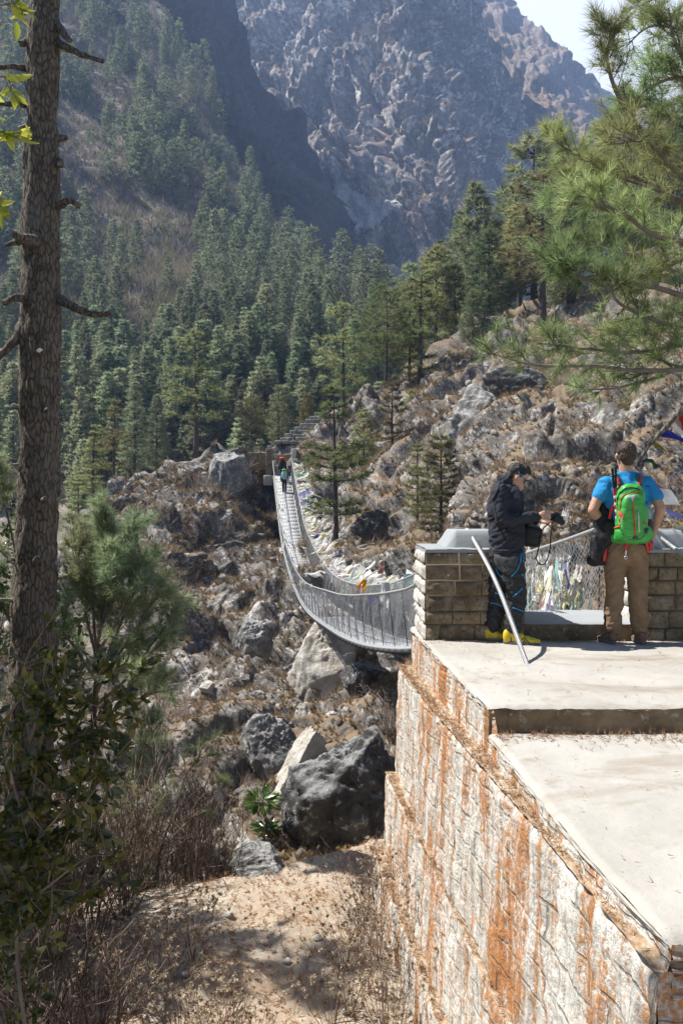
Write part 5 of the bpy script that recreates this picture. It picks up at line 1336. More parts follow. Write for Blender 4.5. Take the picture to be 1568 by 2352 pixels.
# ------------------------------------------------------------------ prayer flags and white scarves
def cloth_mat(name, c, tr=.35):
    n = NT(name); col = n.mix(n.noise(6, detail=4), tuple(k * .78 for k in c), tuple(min(1, k * 1.1) for k in c)); M[name] = n.leafy(col, tr); return M[name]
for nm, c in dict(white_cloth=(.80, .79, .76), cream_cloth=(.64, .60, .48), blue_cloth=(.04, .045, .28), red_cloth=(.42, .05, .035), green_cloth=(.05, .22, .12), yellow_cloth=(.62, .52, .14), pink_cloth=(.50, .27, .25), lilac_cloth=(.24, .24, .55), orange_cloth=(.80, .36, .012), pale_yellow_cloth=(.66, .64, .36), dark_green_cloth=(.03, .07, .035), aqua_cloth=(.35, .55, .52), olive_cloth=(.22, .20, .035)).items(): cloth_mat(nm, c)
FC = ['white_cloth'] * 24 + ['cream_cloth'] * 7 + ['lilac_cloth', 'blue_cloth', 'red_cloth', 'green_cloth', 'yellow_cloth', 'pink_cloth', 'aqua_cloth', 'pale_yellow_cloth']
rf = np.random.default_rng(77)
def cloth(mb, a, b, d, l, r, wave=.12, n=8, taper=1., drop=.18):
    """rippling sheet hung from the edge a-b, blown along d for a length l"""
    a = np.asarray(a, float); b = np.asarray(b, float); d = nrm(d); nn_ = nrm(np.cross(b - a, d)); ph = r.uniform(0, 6.28, 3)
    u, v = np.meshgrid(np.linspace(0, 1, n), np.linspace(0, 1, n), indexing='ij'); u = u.ravel()[:, None]; v = v.ravel()[:, None]
    w_ = (np.sin(v * 7 + ph[0] + u * 2) * .6 + np.sin(u * 6 + ph[1] + v * 3) * .5) * wave * l * v
    uu = .5 + (u - .5) * (1 - (1 - taper) * v)
    Pp = a + (b - a) * uu + d * l * v + nn_ * w_ + np.array([0, 0, -1.]) * (drop * l * v * v)
    mb.add(Pp, grid_faces(n, n))
WIND = np.array([1., -.12, .16])
FS = 'strings of prayer flags tied along the right handrail of the footbridge'
for s in range(30):
    y0 = 19.8 + s * 1.24; y1 = y0 + 3.4; lvl = rf.uniform(-.04, .16); out = rf.uniform(0, .25)
    t = thing('prayer_flag_string', 'string of faded prayer flags blown out from the right handrail of the footbridge', 'prayer flags', (XL(y0) + WB + .1, y0, railR(y0)), FS)
    nf = 20; ys = np.linspace(y0, y1, nf + 1); sag = .25 * np.sin(np.linspace(0, math.pi, nf + 1)); pth_ = np.stack([XL(ys) + WB + flare(ys) + out * np.sin(np.linspace(0, math.pi, nf + 1)), ys, railR(ys) + lvl - sag], 1)
    mb = MB(); add_tube(mb, pth_, .005, 4); obj('cord', mb, M['white_cloth'], t)
    for k in range(nf):
        mb = MB(); sp_ = rf.normal(size=3) * .33; cloth(mb, pth_[k], pth_[k] + (pth_[k + 1] - pth_[k]) * rf.uniform(.6, 1.6) + np.array([0, 0, -rf.uniform(.05, .42)]), WIND + sp_, rf.uniform(.5, 1.15), rf, .2, 7, rf.uniform(.5, 1.), .04); obj('flag', mb, M[FC[int(rf.integers(0, len(FC)))]], t)
KG = 'white scarves tied to the footbridge'
def scarf(y, L, label='long white scarf streaming from the right handrail of the footbridge', group=KG, side=1, d=None, m=None, wd=.16, bend=None):
    x = XL(y) + WB + flare(y) if side > 0 else XL(y) - flare(y); z = (railR if side > 0 else railL)(y)
    n = 22; t_ = np.linspace(0, 1, n)[:, None]; d = nrm((WIND if d is None else d) + rf.normal(size=3) * np.array([.1, .35, .25])); bend = rf.normal(size=3) * .35 if bend is None else np.array(bend)
    c = np.array([x, y, z]) + d * L * t_ + bend * L * t_ * t_ + np.array([0, 0, -.2]) * L * t_ ** 1.6 + .035 * L * np.sin(t_ * 9 + rf.uniform(0, 6)) * np.array([0, .4, 1.])
    tw_ = t_ * rf.uniform(2, 7) + rf.uniform(0, 6); sd = np.cos(tw_) * np.array([0, 1., 0]) + np.sin(tw_) * np.array([0, 0, 1.])
    w_ = wd * (.55 + .45 * np.sin(t_ * 5 + rf.uniform(0, 6)))
    V = np.concatenate([c - sd * w_ / 2, c, c + sd * w_ / 2], 1).reshape(n, 3, 3); V[:, 1] += .25 * wd * np.cross(sd, d)
    mb = MB(); mb.add(V.reshape(-1, 3), grid_faces(n, 3)); o = obj('scarf', mb, M[m or ('white_cloth' if rf.random() < .7 else 'cream_cloth')], None, True, c[0]); tag(o, label, 'scarf', group)
for k in range(70): scarf(rf.uniform(27, 59), rf.uniform(.9, 2.4), wd=.22)
for k in range(16): scarf(rf.uniform(19, 57), rf.uniform(.4, 1.), 'white scarf knotted on the left handrail of the footbridge', 'white scarves knotted along the left handrail', -1, (.35, -.5, -.6), wd=.2)
scarf(32.2, 3.2, 'longest white scarf, trailing far out above the gully from the right handrail', None, 1, (1, .1, -.12), 'cream_cloth', .12, (0, .1, -.1))
def bundle(name, label, x, y, d, dirs, mat, l, w_, cat='scarf'):
    t = MB(); c = P(x, y, d)
    for q in dirs: cloth(t, c + np.array([-w_ / 2, 0, 0]), c + np.array([w_ / 2, .04, 0]), q, l * rf.uniform(.7, 1.1), rf, .22, 10, .6)
    return tag(obj(name, t, M[mat], None, True, c), label, cat)
bundle('scarf', 'orange yellow scarf tied at the lowest point of the bridge netting', 838, 1332, 20., [(-.75, -.1, -.6), (-.5, 0, -.35), (-.1, -.2, -.5)], 'orange_cloth', .3, .11)
bundle('scarf', 'bunched white scarf on the netting next to the orange scarf', 885, 1338, 20.5, [(.1, 0, -1), (.25, -.1, -.9), (-.15, 0, -1.), (.0, -.2, -.8)], 'white_cloth', .55, .2)
bundle('prayer_flag', 'pale red prayer flag sticking up beside the bunched white scarf', 873, 1318, 20.4, [(0, 0, 1), (.25, 0, .8)], 'pink_cloth', .28, .14, 'prayer flag')
bundle('prayer_flag', 'lilac prayer flag hanging inside the netting below the white scarf', 858, 1368, 19.5, [(-.4, 0, -.7), (-.1, 0, -.9)], 'lilac_cloth', .25, .25, 'prayer flag')
bundle('scarf', 'bundle of white cloth lying across the bridge walkway', 706, 1318, 30., [(1, 0, -.1), (.9, -.2, .1), (.6, .2, .15)], 'white_cloth', .6, .35)
# cloths caught on the netting seen through the bridge opening
OG = 'faded cloths stuffed in the netting behind the threshold'
for k in range(84):
    xx = rf.uniform(1205, 1330); yy = rf.uniform(1300, 1400); xx, yy = (xx, yy) if k > 20 else (rf.uniform(1225, 1390), rf.uniform(1278, 1320) - 0)
    yb = rf.uniform(9.2, 11.5); xw = XL(yb) + WB + .16
    z = (CY - yy) / F * yb; mb = MB(); c = np.array([min(xw, (xx - CX) / F * yb + .25), yb, z])
    cloth(mb, c, c + np.array([.03, .2, .02]), (-.15 + rf.normal() * .1, rf.normal() * .3, -1), rf.uniform(.16, .38), rf, .16, 7, .6)
    tag(obj('prayer_flag', mb, M[(['white_cloth'] * 6 + ['cream_cloth', 'pale_yellow_cloth', 'aqua_cloth', 'pink_cloth', 'lilac_cloth'])[int(rf.integers(0, 11))] if k > 20 else FC[int(rf.integers(11, len(FC)))]], None, True, c), 'faded prayer flag caught in the netting behind the threshold', 'prayer flag', OG)

# the dead branch and flag line at the right
DB = 7.75
br = thing('dead_branch', 'dark dead branch with flags tied along it behind the man in brown trousers', 'branch', P(1580, 930, DB))
mb = MB(); add_tube(mb, smoothpath(BB(DB, (1460, 1072), (1472, 1050), (1490, 1022), (1515, 995), (1545, 962), (1600, 900)), 8), np.linspace(.012, .03, 41), 8); add_tube(mb, smoothpath(BB(DB, (1478, 1038), (1484, 1015), (1500, 1000)), 6), .009, 6); add_tube(mb, smoothpath(BB(DB, (1545, 962), (1570, 950), (1610, 945)), 6), .012, 6)
obj('wood', mb, M['pine_bark'], br, True)
def flag(label, a, b, dr, l, m, tp=1., d=DB, wave=.12, name='prayer_flag'):
    mb = MB(); A_, B_ = P(*a, d), P(*b, d + .03); cloth(mb, A_, B_, dr, l, rf, wave, 14, tp); tag(obj(name, mb, M[m], None, True, A_), label, 'prayer flag')
flag('deep blue prayer flag blowing to the right of the dead branch', (1508, 1002), (1526, 985), (1, 0, -.22), .27, 'blue_cloth', .25)
flag('olive yellow prayer flag under the blue one', (1488, 1018), (1497, 1010), (1, 0, -.5), .17, 'olive_cloth', .2)
flag('grey white rag knotted on the dead branch above the blue flag', (1536, 975), (1552, 962), (.7, 0, -.7), .16, 'white_cloth', .6)
flag('pale red prayer flag folded on the dead branch at the right edge', (1548, 968), (1566, 952), (.5, 0, -.9), .14, 'pink_cloth', .4)
flag('orange red prayer flag at the right edge above the pale red one', (1556, 948), (1568, 940), (.2, 0, -1), .17, 'red_cloth', .6)
flag('dark green prayer flag crumpled below the dead branch', (1472, 1060), (1484, 1052), (.9, 0, -.25), .14, 'dark_green_cloth', .6, wave=.3)
ln = thing('flag_line', 'thin cord of the sloping prayer flags right of the man with the green backpack', 'cord', P(1455, 1075, DB)); mb = MB(); add_tube(mb, smoothpath(BB(DB, (1452, 1074), (1485, 1108), (1512, 1152), (1535, 1185), (1570, 1235), (1620, 1290)), 8), .004, 5); obj('cord', mb, M['white_cloth'], ln)
flag('narrow white prayer flag at the top of the sloping flag line', (1455, 1076), (1480, 1103), (1, 0, -.75), .13, 'white_cloth', .5)
flag('brownish red prayer flag on the sloping flag line', (1470, 1092), (1490, 1114), (1, 0, -.25), .21, 'pink_cloth', .6, wave=.22)
flag('small bright red prayer flag under the brownish red one', (1492, 1112), (1498, 1120), (1, 0, .05), .1, 'red_cloth', .8)
flag('large bright white prayer flag beside the shoulder of the blue shirt', (1496, 1122), (1519, 1160), (1, 0, .12), .19, 'white_cloth', .95, wave=.07)
flag('lilac blue prayer flag below the large white one', (1524, 1168), (1536, 1188), (1, 0, -.1), .2, 'lilac_cloth', .5)
flag('pale yellow prayer flag at the right edge, lowest on the flag line', (1545, 1200), (1566, 1230), (1, 0, -.35), .22, 'pale_yellow_cloth', .9)
tag(bundle('prayer_flag', 'tiny red flag on a trunk high on the right hand slope', 1321, 625, 72, [(0, 0, -1)], 'red_cloth', .6, .3, 'prayer flag'))
# ------------------------------------------------------------------ people
flat('skin', (.52, .30, .21), .55, .12, 40, .1, .4); flat('tanned_skin', (.47, .26, .175), .55, .12, 40, .1, .4)
flat('dark_hair', (.022, .017, .015), .55, .4, 120, .5, .4); flat('brown_hair', (.06, .036, .024), .55, .4, 120, .5, .4)
flat('black_fleece', (.034, .036, .046), .95, .25, 40, .4, .15); flat('dark_trousers', (.030, .031, .034), .8, .2, 25, .3, .3); flat('grey_panel', (.058, .06, .064), .8, .15, 25, .3)
flat('blue_piping', (.03, .26, .50), .6); flat('yellow_shoe', (.62, .46, .03), .55, .12, 30, .3); flat('grey_sole', (.16, .16, .155), .8, .2); flat('black_trim', (.014, .014, .015), .6, .2)
flat('blue_shirt', (.025, .23, .50), .85, .14, 20, .3, .2); flat('brown_trousers', (.225, .15, .088), .85, .16, 14, .3, .2); flat('brown_shoe', (.17, .105, .07), .8, .25, 30, .4)
flat('green_nylon', (.045, .34, .05), .45, .12, 14, .2, .5); flat('dark_green_nylon', (.03, .22, .05), .6, .15); flat('red_webbing', (.60, .05, .04), .6, .15); flat('crimson_webbing', (.42, .025, .07), .6, .15)
flat('grey_mesh', (.07, .066, .07), .8, .2); flat('silver', (.62, .62, .64), .3, .05, 20, 0, .5, .9); flat('grey_patch', (.30, .36, .34), .7, .1); flat('reflective_grey', (.40, .50, .36), .5, .2, 60); flat('black_plastic', (.012, .012, .014), .35, .1)
n_ = NT('clear_bottle'); M['clear_bottle'] = n_.done((.42, .45, .42), .2, None, .5, 0); flat('teal_lens', (.02, .22, .20), .08, .2, 5, 0, .8); flat('red_pole', (.45, .03, .05), .4, .1); flat('white_trim', (.75, .74, .72), .6, .05)

def wrinkle(seed, amp, sx=5., sz=11., lo=-9):
    def f(c):
        q = np.stack([c[:, 0] * sx, c[:, 1] * sx, c[:, 2] * sz + .35 * c[:, 0] * sz], 1)
        return amp * (fbm(q, 3, .5, seed, True) * 1.1 + .5 * vnoise(q * 2.1, seed + 4))
    return f
def hand(mb, wrist, palm_end, across, fing, r=.0095, thumb=None):
    """palm, four bent fingers of their own length, thumb from the side of the palm"""
    wrist = np.asarray(wrist, float); pe = np.asarray(palm_end, float); ac = np.asarray(across, float)
    for t in (-.75, -.25, .25, .75): cap(mb, wrist + ac * t * .6, pe + ac * t, .017, .013, 8)
    for k, (mid, tip) in enumerate(fing):
        a = pe + ac * (-.9 + .6 * k); cap(mb, a, mid, r * 1.05, r, 8); cap(mb, mid, tip, r, r * .8, 8)
    if thumb: cap(mb, wrist * .55 + pe * .45 + ac * thumb[2], thumb[0], r * 1.3, r * 1.1, 8); cap(mb, thumb[0], thumb[1], r * 1.1, r * .9, 8)

# ---- the man with the camera, in profile facing right
D1 = 7.45
def A(x, y, dy=0.): return P(x, y, D1 + dy)
def rot_head(c, pts, tilt): pass
m1 = thing('person', 'man in black fleece and yellow shoes looking down at the camera in his hands', 'person', A(1165, 1479))
# head: local axes, f forwards-down, u up along the skull
hc = A(1186, 1098, .02); th = R(-27); fx = np.array([math.cos(th), 0, math.sin(th)]); ux = np.array([-math.sin(th), 0, math.cos(th)]); yx = np.array([0, 1., 0])
HR = np.stack([fx, yx, ux], 1)
def hd(f, s, u): return hc + fx * f + yx * s + ux * u
b = MB()
b.add(*sphere(hd(-.010, 0, .035), (.098, .076, .092), 24, 16, 1, HR)); b.add(*sphere(hd(.030, 0, -.035), (.060, .058, .085), 20, 14, 1, HR)); b.add(*sphere(hd(.062, 0, .045), (.036, .056, .045), 16, 12, 1, HR))
cap(b, hd(.088, 0, .012), hd(.116, 0, -.028), .010, .015, 10); b.add(*sphere(hd(.084, 0, -.064), (.018, .026, .016), 14, 10, 1, HR)); b.add(*sphere(hd(.068, 0, -.100), (.024, .030, .022), 14, 10, 1, HR)); cap(b, hd(.080, -.03, .025), hd(.080, .03, .025), .014, .014, 8)
cap(b, hd(.0, -.05, -.06), hd(.06, -.025, -.09), .018, .016, 8)
for s in (-1, 1):
    b.add(*sphere(hd(-.012, s * .076, -.005), (.020, .010, .034), 14, 10, 1, HR @ rotm(0, 12, 0)))
cap(b, A(1160, 1128, .02), hd(-.02, 0, -.04), .062, .058, 14); cap(b, A(1156, 1150, .02), A(1160, 1120, .02), .075, .06, 14)
cap(b, A(1212, 1190, -.17), A(1240, 1184, -.16), .034, .027, 10)
hand(b, A(1234, 1186, -.16), A(1249, 1180, -.13), np.array([.004, .018, .028]), [(A(1257, 1190, -.12), A(1262, 1197, -.10)), (A(1260, 1184, -.11), A(1263, 1191, -.09)), (A(1261, 1179, -.10), A(1263, 1185, -.07)), (A(1258, 1175, -.09), A(1262, 1181, -.06))], .0105, (A(1250, 1193, -.16), A(1262, 1196, -.13), -.8))
cap(b, A(1214, 1196, .20), A(1240, 1196, .16), .034, .028, 10)
hand(b, A(1240, 1196, .16), A(1252, 1196, .12), np.array([.004, .016, .026]), [(A(1262, 1205, .10), A(1268, 1206, .05)), (A(1264, 1200, .10), A(1270, 1201, .05)), (A(1264, 1195, .10), A(1270, 1196, .05)), (A(1262, 1190, .10), A(1268, 1190, .05))], .0105, (A(1252, 1188, .13), A(1262, 1185, .08), .8))
# hidden trunk and legs keep the body in one piece
cap(b, A(1156, 1150, .02), A(1165, 1260, .02), .09, .1, 14); cap(b, A(1150, 1150, -.10), A(1156, 1196, -.2), .04, .036, 10); cap(b, A(1156, 1196, -.2), A(1212, 1190, -.17), .036, .033, 10); cap(b, A(1150, 1150, .14), A(1162, 1200, .24), .04, .036, 10); cap(b, A(1162, 1200, .24), A(1214, 1196, .2), .036, .033, 10)
for hx, kx, ax, dy in ((1168, 1180, 1176, -.08), (1156, 1143, 1132, .10)): cap(b, A(hx, 1262, dy), A(kx, 1375, dy), .07, .05, 12); cap(b, A(kx, 1375, dy), A(ax, 1462, dy), .048, .036, 12)
cap(b, A(1130, 1466, .10), A(1150, 1469, .09), .035, .03); cap(b, A(1174, 1470, -.08), A(1212, 1474, -.10), .035, .03)
bobj('body', blob(b, .0075, 3, lambda c: .0015 * fbm(c * 40, 2, .5, 3), 'body'), M['skin'], m1)
h = MB(); h.add(*sphere(hd(-.020, 0, .056), (.100, .080, .082), 24, 16, 1, HR)); h.add(*sphere(hd(-.060, 0, .010), (.052, .068, .075), 20, 12, 1, HR)); cap(h, hd(.030, -.03, .118), hd(.078, -.015, .098), .032, .022, 10); cap(h, hd(.030, .03, .118), hd(.078, .015, .098), .032, .022, 10); cap(h, hd(.06, 0, .10), hd(.086, 0, .092), .028, .018, 10)
for s in (-1, 1): cap(h, hd(.012, s * .072, .05), hd(.008, s * .073, .015), .016, .010, 8)
bobj('hair', blob(h, .006, 2, lambda c: .007 * fbm(c * np.array([60, 60, 40]), 3, .6, 9), 'hair'), M['dark_hair'], m1)
j = MB()
j.add(*sphere(A(1160, 1165, .02), (.165, .20, .22), 28, 18, .85, rotm(0, 8, 0))); j.add(*sphere(A(1163, 1225, .02), (.165, .185, .20), 28, 18, .8)); cap(j, A(1163, 1238, -.05), A(1165, 1259, -.05), .13, .135, 18); cap(j, A(1163, 1238, .09), A(1165, 1259, .09), .13, .135, 18)
cap(j, A(1148, 1130, -.12), A(1146, 1134, .15), .078, .078, 14); cap(j, A(1154, 1120, .02), A(1158, 1112, .02), .092, .078, 16); j.add(*sphere(A(1160, 1104, .02), (.085, .082, .05), 20, 12, 1, rotm(0, 30, 0))); cap(j, A(1180, 1126, .02), A(1186, 1132, .02), .045, .03, 10)
cap(j, A(1147, 1134, -.14), A(1152, 1196, -.225), .075, .064, 16); cap(j, A(1152, 1196, -.225), A(1231, 1186, -.165), .062, .043, 16); cap(j, A(1150, 1134, .17), A(1162, 1202, .25), .072, .062, 14); cap(j, A(1162, 1202, .25), A(1228, 1196, .175), .06, .043, 14)
def jw(c):
    q = np.stack([c[:, 0] * 7, c[:, 1] * 5, c[:, 2] * 15 - c[:, 0] * 9], 1); return .016 * fbm(q, 3, .5, 3, True) + .004 * vnoise(q * 2, 9) - .003
jk = bobj('jacket', blob(j, .009, 3, jw, 'jacket'), M['black_fleece'], m1)
t = MB()
t.add(*sphere(A(1163, 1272, .02), (.155, .175, .12), 26, 16, .85))
for hx, kx, ax, ay, dy in ((1175, 1186, 1178, 1440, -.085), (1155, 1144, 1131, 1437, .105)):
    cap(t, A(hx, 1282, dy), A(kx - 2, 1352, dy - .01), .113, .088, 18); cap(t, A(kx - 2, 1352, dy - .01), A(kx, 1384, dy), .088, .083, 18); cap(t, A(kx, 1384, dy), A(ax, ay - 6, dy), .083, .070, 18); cap(t, A(ax, ay - 8, dy), A(ax, ay, dy), .072, .068, 16)
tr = bobj('trousers', blob(t, .009, 3, wrinkle(13, .018, 8, 12), 'trousers'), M['dark_trousers'], m1)
tb = world_bvh([tr]); jb = world_bvh([jk])
def line(parent, name, bvh, pts, r, m, n=6, lift=.003, label=None):
    s = on_surface(bvh, dense(pts, n), lift)
    if len(s) < 3: return None
    mb = MB(); add_tube(mb, np.array(s), r, 6); o = obj(name, mb, M[m], parent, True)
    if label: o['label'] = label
    return o
for pts in ([(1196, 1270), (1194, 1290), (1186, 1310), (1174, 1324)], [(1138, 1304), (1144, 1318), (1152, 1327)], [(1199, 1350), (1188, 1362), (1177, 1370)], [(1176, 1396), (1188, 1399), (1202, 1405)], [(1126, 1384), (1138, 1386), (1152, 1392)], [(1137, 1362), (1150, 1365), (1163, 1363)], [(1205, 1330), (1201, 1322), (1196, 1318)], [(1200, 1268), (1201, 1284), (1200, 1290)]):
    line(tr, 'piping', tb, pts, .0055, 'blue_piping')
line(jk, 'hem', jb, [(1126, 1262), (1145, 1264), (1165, 1264), (1185, 1262)], .005, 'grey_panel')
line(jk, 'seam', jb, [(1128, 1188), (1138, 1200), (1150, 1222), (1158, 1240)], .004, 'black_trim')
def patch(parent, name, bvh, rows, m, lift=.004, flatn=6, label=None):
    """a panel sewn on a surface: rows of photo positions draped on it"""
    mb = MB(); g = []
    for a, b_ in rows:
        s = on_surface(bvh, [(a[0] + (b_[0] - a[0]) * k / flatn, a[1] + (b_[1] - a[1]) * k / flatn) for k in range(flatn + 1)], lift)
        if len(s) == flatn + 1: g.append(s)
    if len(g) < 2: return None
    G = np.array(g); mb.add(G.reshape(-1, 3), grid_faces(G.shape[0], flatn + 1)); o = obj(name, mb, M[m], parent, True)
    so_ = o.modifiers.new('thick', 'SOLIDIFY'); so_.thickness = .004; so_.offset = 0
    if label: o['label'] = label
    return o
patch(tr, 'thigh_panel', tb, [((1134, 1274), (1190, 1270)), ((1134, 1286), (1189, 1284)), ((1138, 1298), (1186, 1298)), ((1146, 1310), (1180, 1310)), ((1156, 1320), (1172, 1320))], 'grey_panel')
def shoe(parent, heel, toe, up, m, sole, w=.047, h=.06, name='shoe', seed=1, side=(0, 1, 0), trim=None):
    heel = np.asarray(heel, float); toe = np.asarray(toe, float); s = MB(); d = toe - heel; L = np.linalg.norm(d); f = d / L; sd = nrm(np.cross([0, 0, 1.], f))
    for k, (t_, hh, ww) in enumerate([(.10, h * 1.15, w * .78), (.28, h * 1.1, w * .82), (.46, h * .85, w * .92), (.64, h * .62, w * 1.02), (.80, h * .5, w * .98), (.93, h * .40, w * .72)]):
        s.add(*sphere(heel + d * t_ + np.array([0, 0, hh * .5 + .008]), (L * .15, ww, hh * .56), 16, 10, .9, np.stack([f, sd, np.array([0, 0, 1.])], 1)))
    so2 = bobj(name, blob(s, .006, 2, None, 'shoe'), M[m], parent)
    q = MB(); n = 28; a = np.linspace(0, 2 * math.pi, n, endpoint=False); lx = .5 + .54 * np.cos(a); ly = w * 1.12 * np.sin(a) * (.86 + .16 * np.clip(np.cos(a), -1, 1))
    ring = heel + d * lx[:, None] + sd * ly[:, None]
    zz = [0.0, .004, .024, .026]; sc = [.94, 1.0, .99, .9]; V = []
    c0 = heel + d * .5
    for z, k in zip(zz, sc): V.append(c0 + (ring - c0) * k + np.array([0, 0, z]) * (1 + .0))
    V = np.concatenate(V); jn = (np.arange(n) + 1) % n
    q.add(V, np.concatenate([np.stack([k * n + np.arange(n), k * n + jn, (k + 1) * n + jn, (k + 1) * n + np.arange(n)], 1) for k in range(3)])); q.add(np.vstack([V[:n], c0[None]]), np.stack([jn, np.arange(n), np.full(n, n)], 1)); q.add(np.vstack([V[3 * n:], c0[None] + np.array([[0, 0, .026]])]), np.stack([np.arange(n), jn, np.full(n, n)], 1))
    obj('sole', q, M[sole], so2, True); return so2
zt_ = ZU + .003
s1 = shoe(m1, (A(1114, 0, .10)[0], D1 + .11, zt_), (A(1164, 0, .1)[0], D1 + .06, zt_), None, 'yellow_shoe', 'grey_sole', .050, .105); s2 = shoe(m1, (A(1159, 0, -.1)[0], D1 - .07, zt_), (A(1233, 0, -.1)[0], D1 - .14, zt_), None, 'yellow_shoe', 'grey_sole', .052, .105)
for sh, pts in ((s1, [[(1146, 1462), (1140, 1470)], [(1151, 1465), (1146, 1471)]]), (s2, [[(1196, 1466), (1206, 1474)], [(1202, 1465), (1212, 1474)], [(1172, 1462), (1174, 1472)]])):
    bb_ = world_bvh([sh])
    for p in pts: line(sh, 'stripe', bb_, p, .004, 'black_trim', 6)
# sunglasses
sg = thing('sunglasses', 'sunglasses with blue temples and teal mirror lenses on the man looking at his camera', 'sunglasses', hd(.08, 0, .0)); mb = MB()
for s in (-1, 1): add_tube(mb, smoothpath([hd(-.030, s * .083, .046), hd(.02, s * .083, .024), hd(.066, s * .074, .014)], 5), .0055, 6)
obj('temples', mb, M['blue_piping'], sg, True); mb = MB(); add_tube(mb, smoothpath([hd(.062, -.075, .014), hd(.094, -.04, .014), hd(.104, 0, .014), hd(.094, .04, .014), hd(.062, .075, .014)], 5), .005, 6); obj('frame', mb, M['black_plastic'], sg, True)
for s in (-1, 1):
    mb = MB(); mb.add(*sphere(hd(.088, s * .040, -.006), (.007, .034, .021), 16, 10, 1, HR @ rotm(0, 0, s * 26))); obj('lens', mb, M['teal_lens'], sg, True)
# camera in the hands
cam_o = thing('camera', 'black camera with dangling strap held by the man in the fleece', 'camera', A(1272, 1192, .02)); mb = MB()
cR = rotm(0, 25, 12); cc_ = A(1274, 1191, .02)
mb.add(*sphere(cc_, (.052, .072, .040), 20, 14, .35, cR)); mb.add(*sphere(cc_ + cR @ np.array([0, 0, .04]), (.03, .03, .02), 14, 10, .5, cR)); obj('body', mb, M['black_plastic'], cam_o, True)
mb = MB(); cap(mb, cc_ + cR @ np.array([.04, -.005, 0]), cc_ + cR @ np.array([.07, -.005, -.004]), .032, .032, 18); obj('lens', mb, M['black_plastic'], cam_o, True)
mb = MB(); th_ = np.linspace(0, 6.283, 25); add_tube(mb, [cc_ + cR @ np.array([.098, -.005 + .033 * math.cos(a), .036 * math.sin(a)]) for a in th_], .005, 6); obj('lens_ring', mb, M['silver'], cam_o, True)
mb = MB(); add_tube(mb, smoothpath([A(1291, 1184, -.02), A(1299, 1187, -.03), A(1301, 1198, -.03), A(1297, 1203, -.03)], 5), .009, 6); obj('screen_glint', mb, M['white_trim'], cam_o, True)  # white hook modelled in place of the reflection off the camera screen
mb = MB(); add_tube(mb, smoothpath([A(1262, 1200, -.05), A(1244, 1218, -.09), A(1238, 1250, -.09), A(1231, 1282, -.08), A(1240, 1296, -.06), A(1252, 1292, -.02), A(1262, 1260, .02), A(1264, 1225, .04), A(1268, 1204, .06)], 10), .006, 6); obj('strap', mb, M['black_trim'], cam_o, True)
# black bag at the belly
bg_ = thing('waist_bag', 'black camera bag worn at the belly of the man in the fleece', 'bag', A(1216, 1235)); mb = MB(); mb.add(*sphere(A(1216, 1230, .03), (.098, .13, .10), 22, 14, .55, rotm(0, 10, 0))); cap(mb, A(1196, 1200, .03), A(1214, 1215, .03), .07, .06)
bobj('pouch', blob(mb, .008, 3, wrinkle(5, .006), 'pouch'), M['black_trim'], bg_); s_ = on_surface(jb, dense([(1148, 1108), (1132, 1150), (1142, 1195), (1168, 1222), (1196, 1232)], 8), .004)
mb = MB(); add_tube(mb, np.array(s_), .008, 6); obj('strap', mb, M['black_trim'], bg_, True)

# ---- the man with the green backpack, seen from behind
D2 = 7.40
def G(x, y, dy=0.): return P(x, y, D2 + dy)
m2 = thing('person', 'man in blue shirt and brown trousers seen from behind with hands on his hips', 'person', G(1436, 1478))
b = MB(); hc2 = G(1436, 1046, .03)
b.add(*sphere(hc2 + [0, 0, .03], (.078, .098, .095), 24, 16)); b.add(*sphere(hc2 + [-.004, .04, -.045], (.060, .066, .075), 20, 14)); cap(b, hc2 + [0, .11, -.01], hc2 + [0, .125, -.035], .012, .016, 8); b.add(*sphere(hc2 + [0, .09, -.075], (.03, .03, .025), 14, 10)); b.add(*sphere(hc2 + [0, .09, .03], (.055, .03, .04), 14, 10))
for s in (-1, 1): b.add(*sphere(hc2 + [s * .082, .012, -.012], (.013, .022, .036), 14, 10, 1, rotm(0, 0, s * 25)))
cap(b, G(1437, 1092, .04), hc2 + [0, .01, -.05], .066, .062, 16); cap(b, G(1437, 1130, .05), G(1437, 1230, .05), .11, .1, 16)
# arms akimbo
LSh, LEl, LHd = G(1385, 1112, .04), G(1360, 1172, -.01), G(1400, 1222, .16); RSh, REl, RHd = G(1490, 1112, .04), G(1516, 1168, -.02), G(1494, 1236, .12)
for a, e, w_ in ((LSh, LEl, LHd), (RSh, REl, RHd)):
    cap(b, G(1437, 1120, .05), a + np.array([0, 0, -.02]), .045, .04, 12); cap(b, a + np.array([0, 0, -.02]), a + (e - a) * .5, .042, .05, 16); cap(b, a + (e - a) * .5, e, .05, .046, 16); cap(b, e, e + (w_ - e) * .35, .046, .046, 14); cap(b, e + (w_ - e) * .3, w_, .046, .031, 14)
hand(b, RHd, RHd + np.array([-.012, .02, -.06]), np.array([.004, .026, .012]), [(G(1492, 1252, .11), G(1490, 1262, .10)), (G(1491, 1254, .14), G(1488, 1264, .13)), (G(1490, 1254, .17), G(1486, 1262, .17)), (G(1489, 1252, .20), G(1484, 1259, .20))], .0105, (G(1499, 1246, .06), G(1497, 1256, .05), -.9))
hand(b, LHd, LHd + np.array([.03, .03, -.05]), np.array([0, .022, .014]), [(G(1408, 1244, .18), G(1413, 1252, .18)), (G(1409, 1242, .21), G(1415, 1249, .21)), (G(1410, 1240, .24), G(1416, 1246, .24)), (G(1410, 1237, .26), G(1416, 1241, .27))], .0105, (G(1400, 1240, .14), G(1404, 1249, .13), -.9))
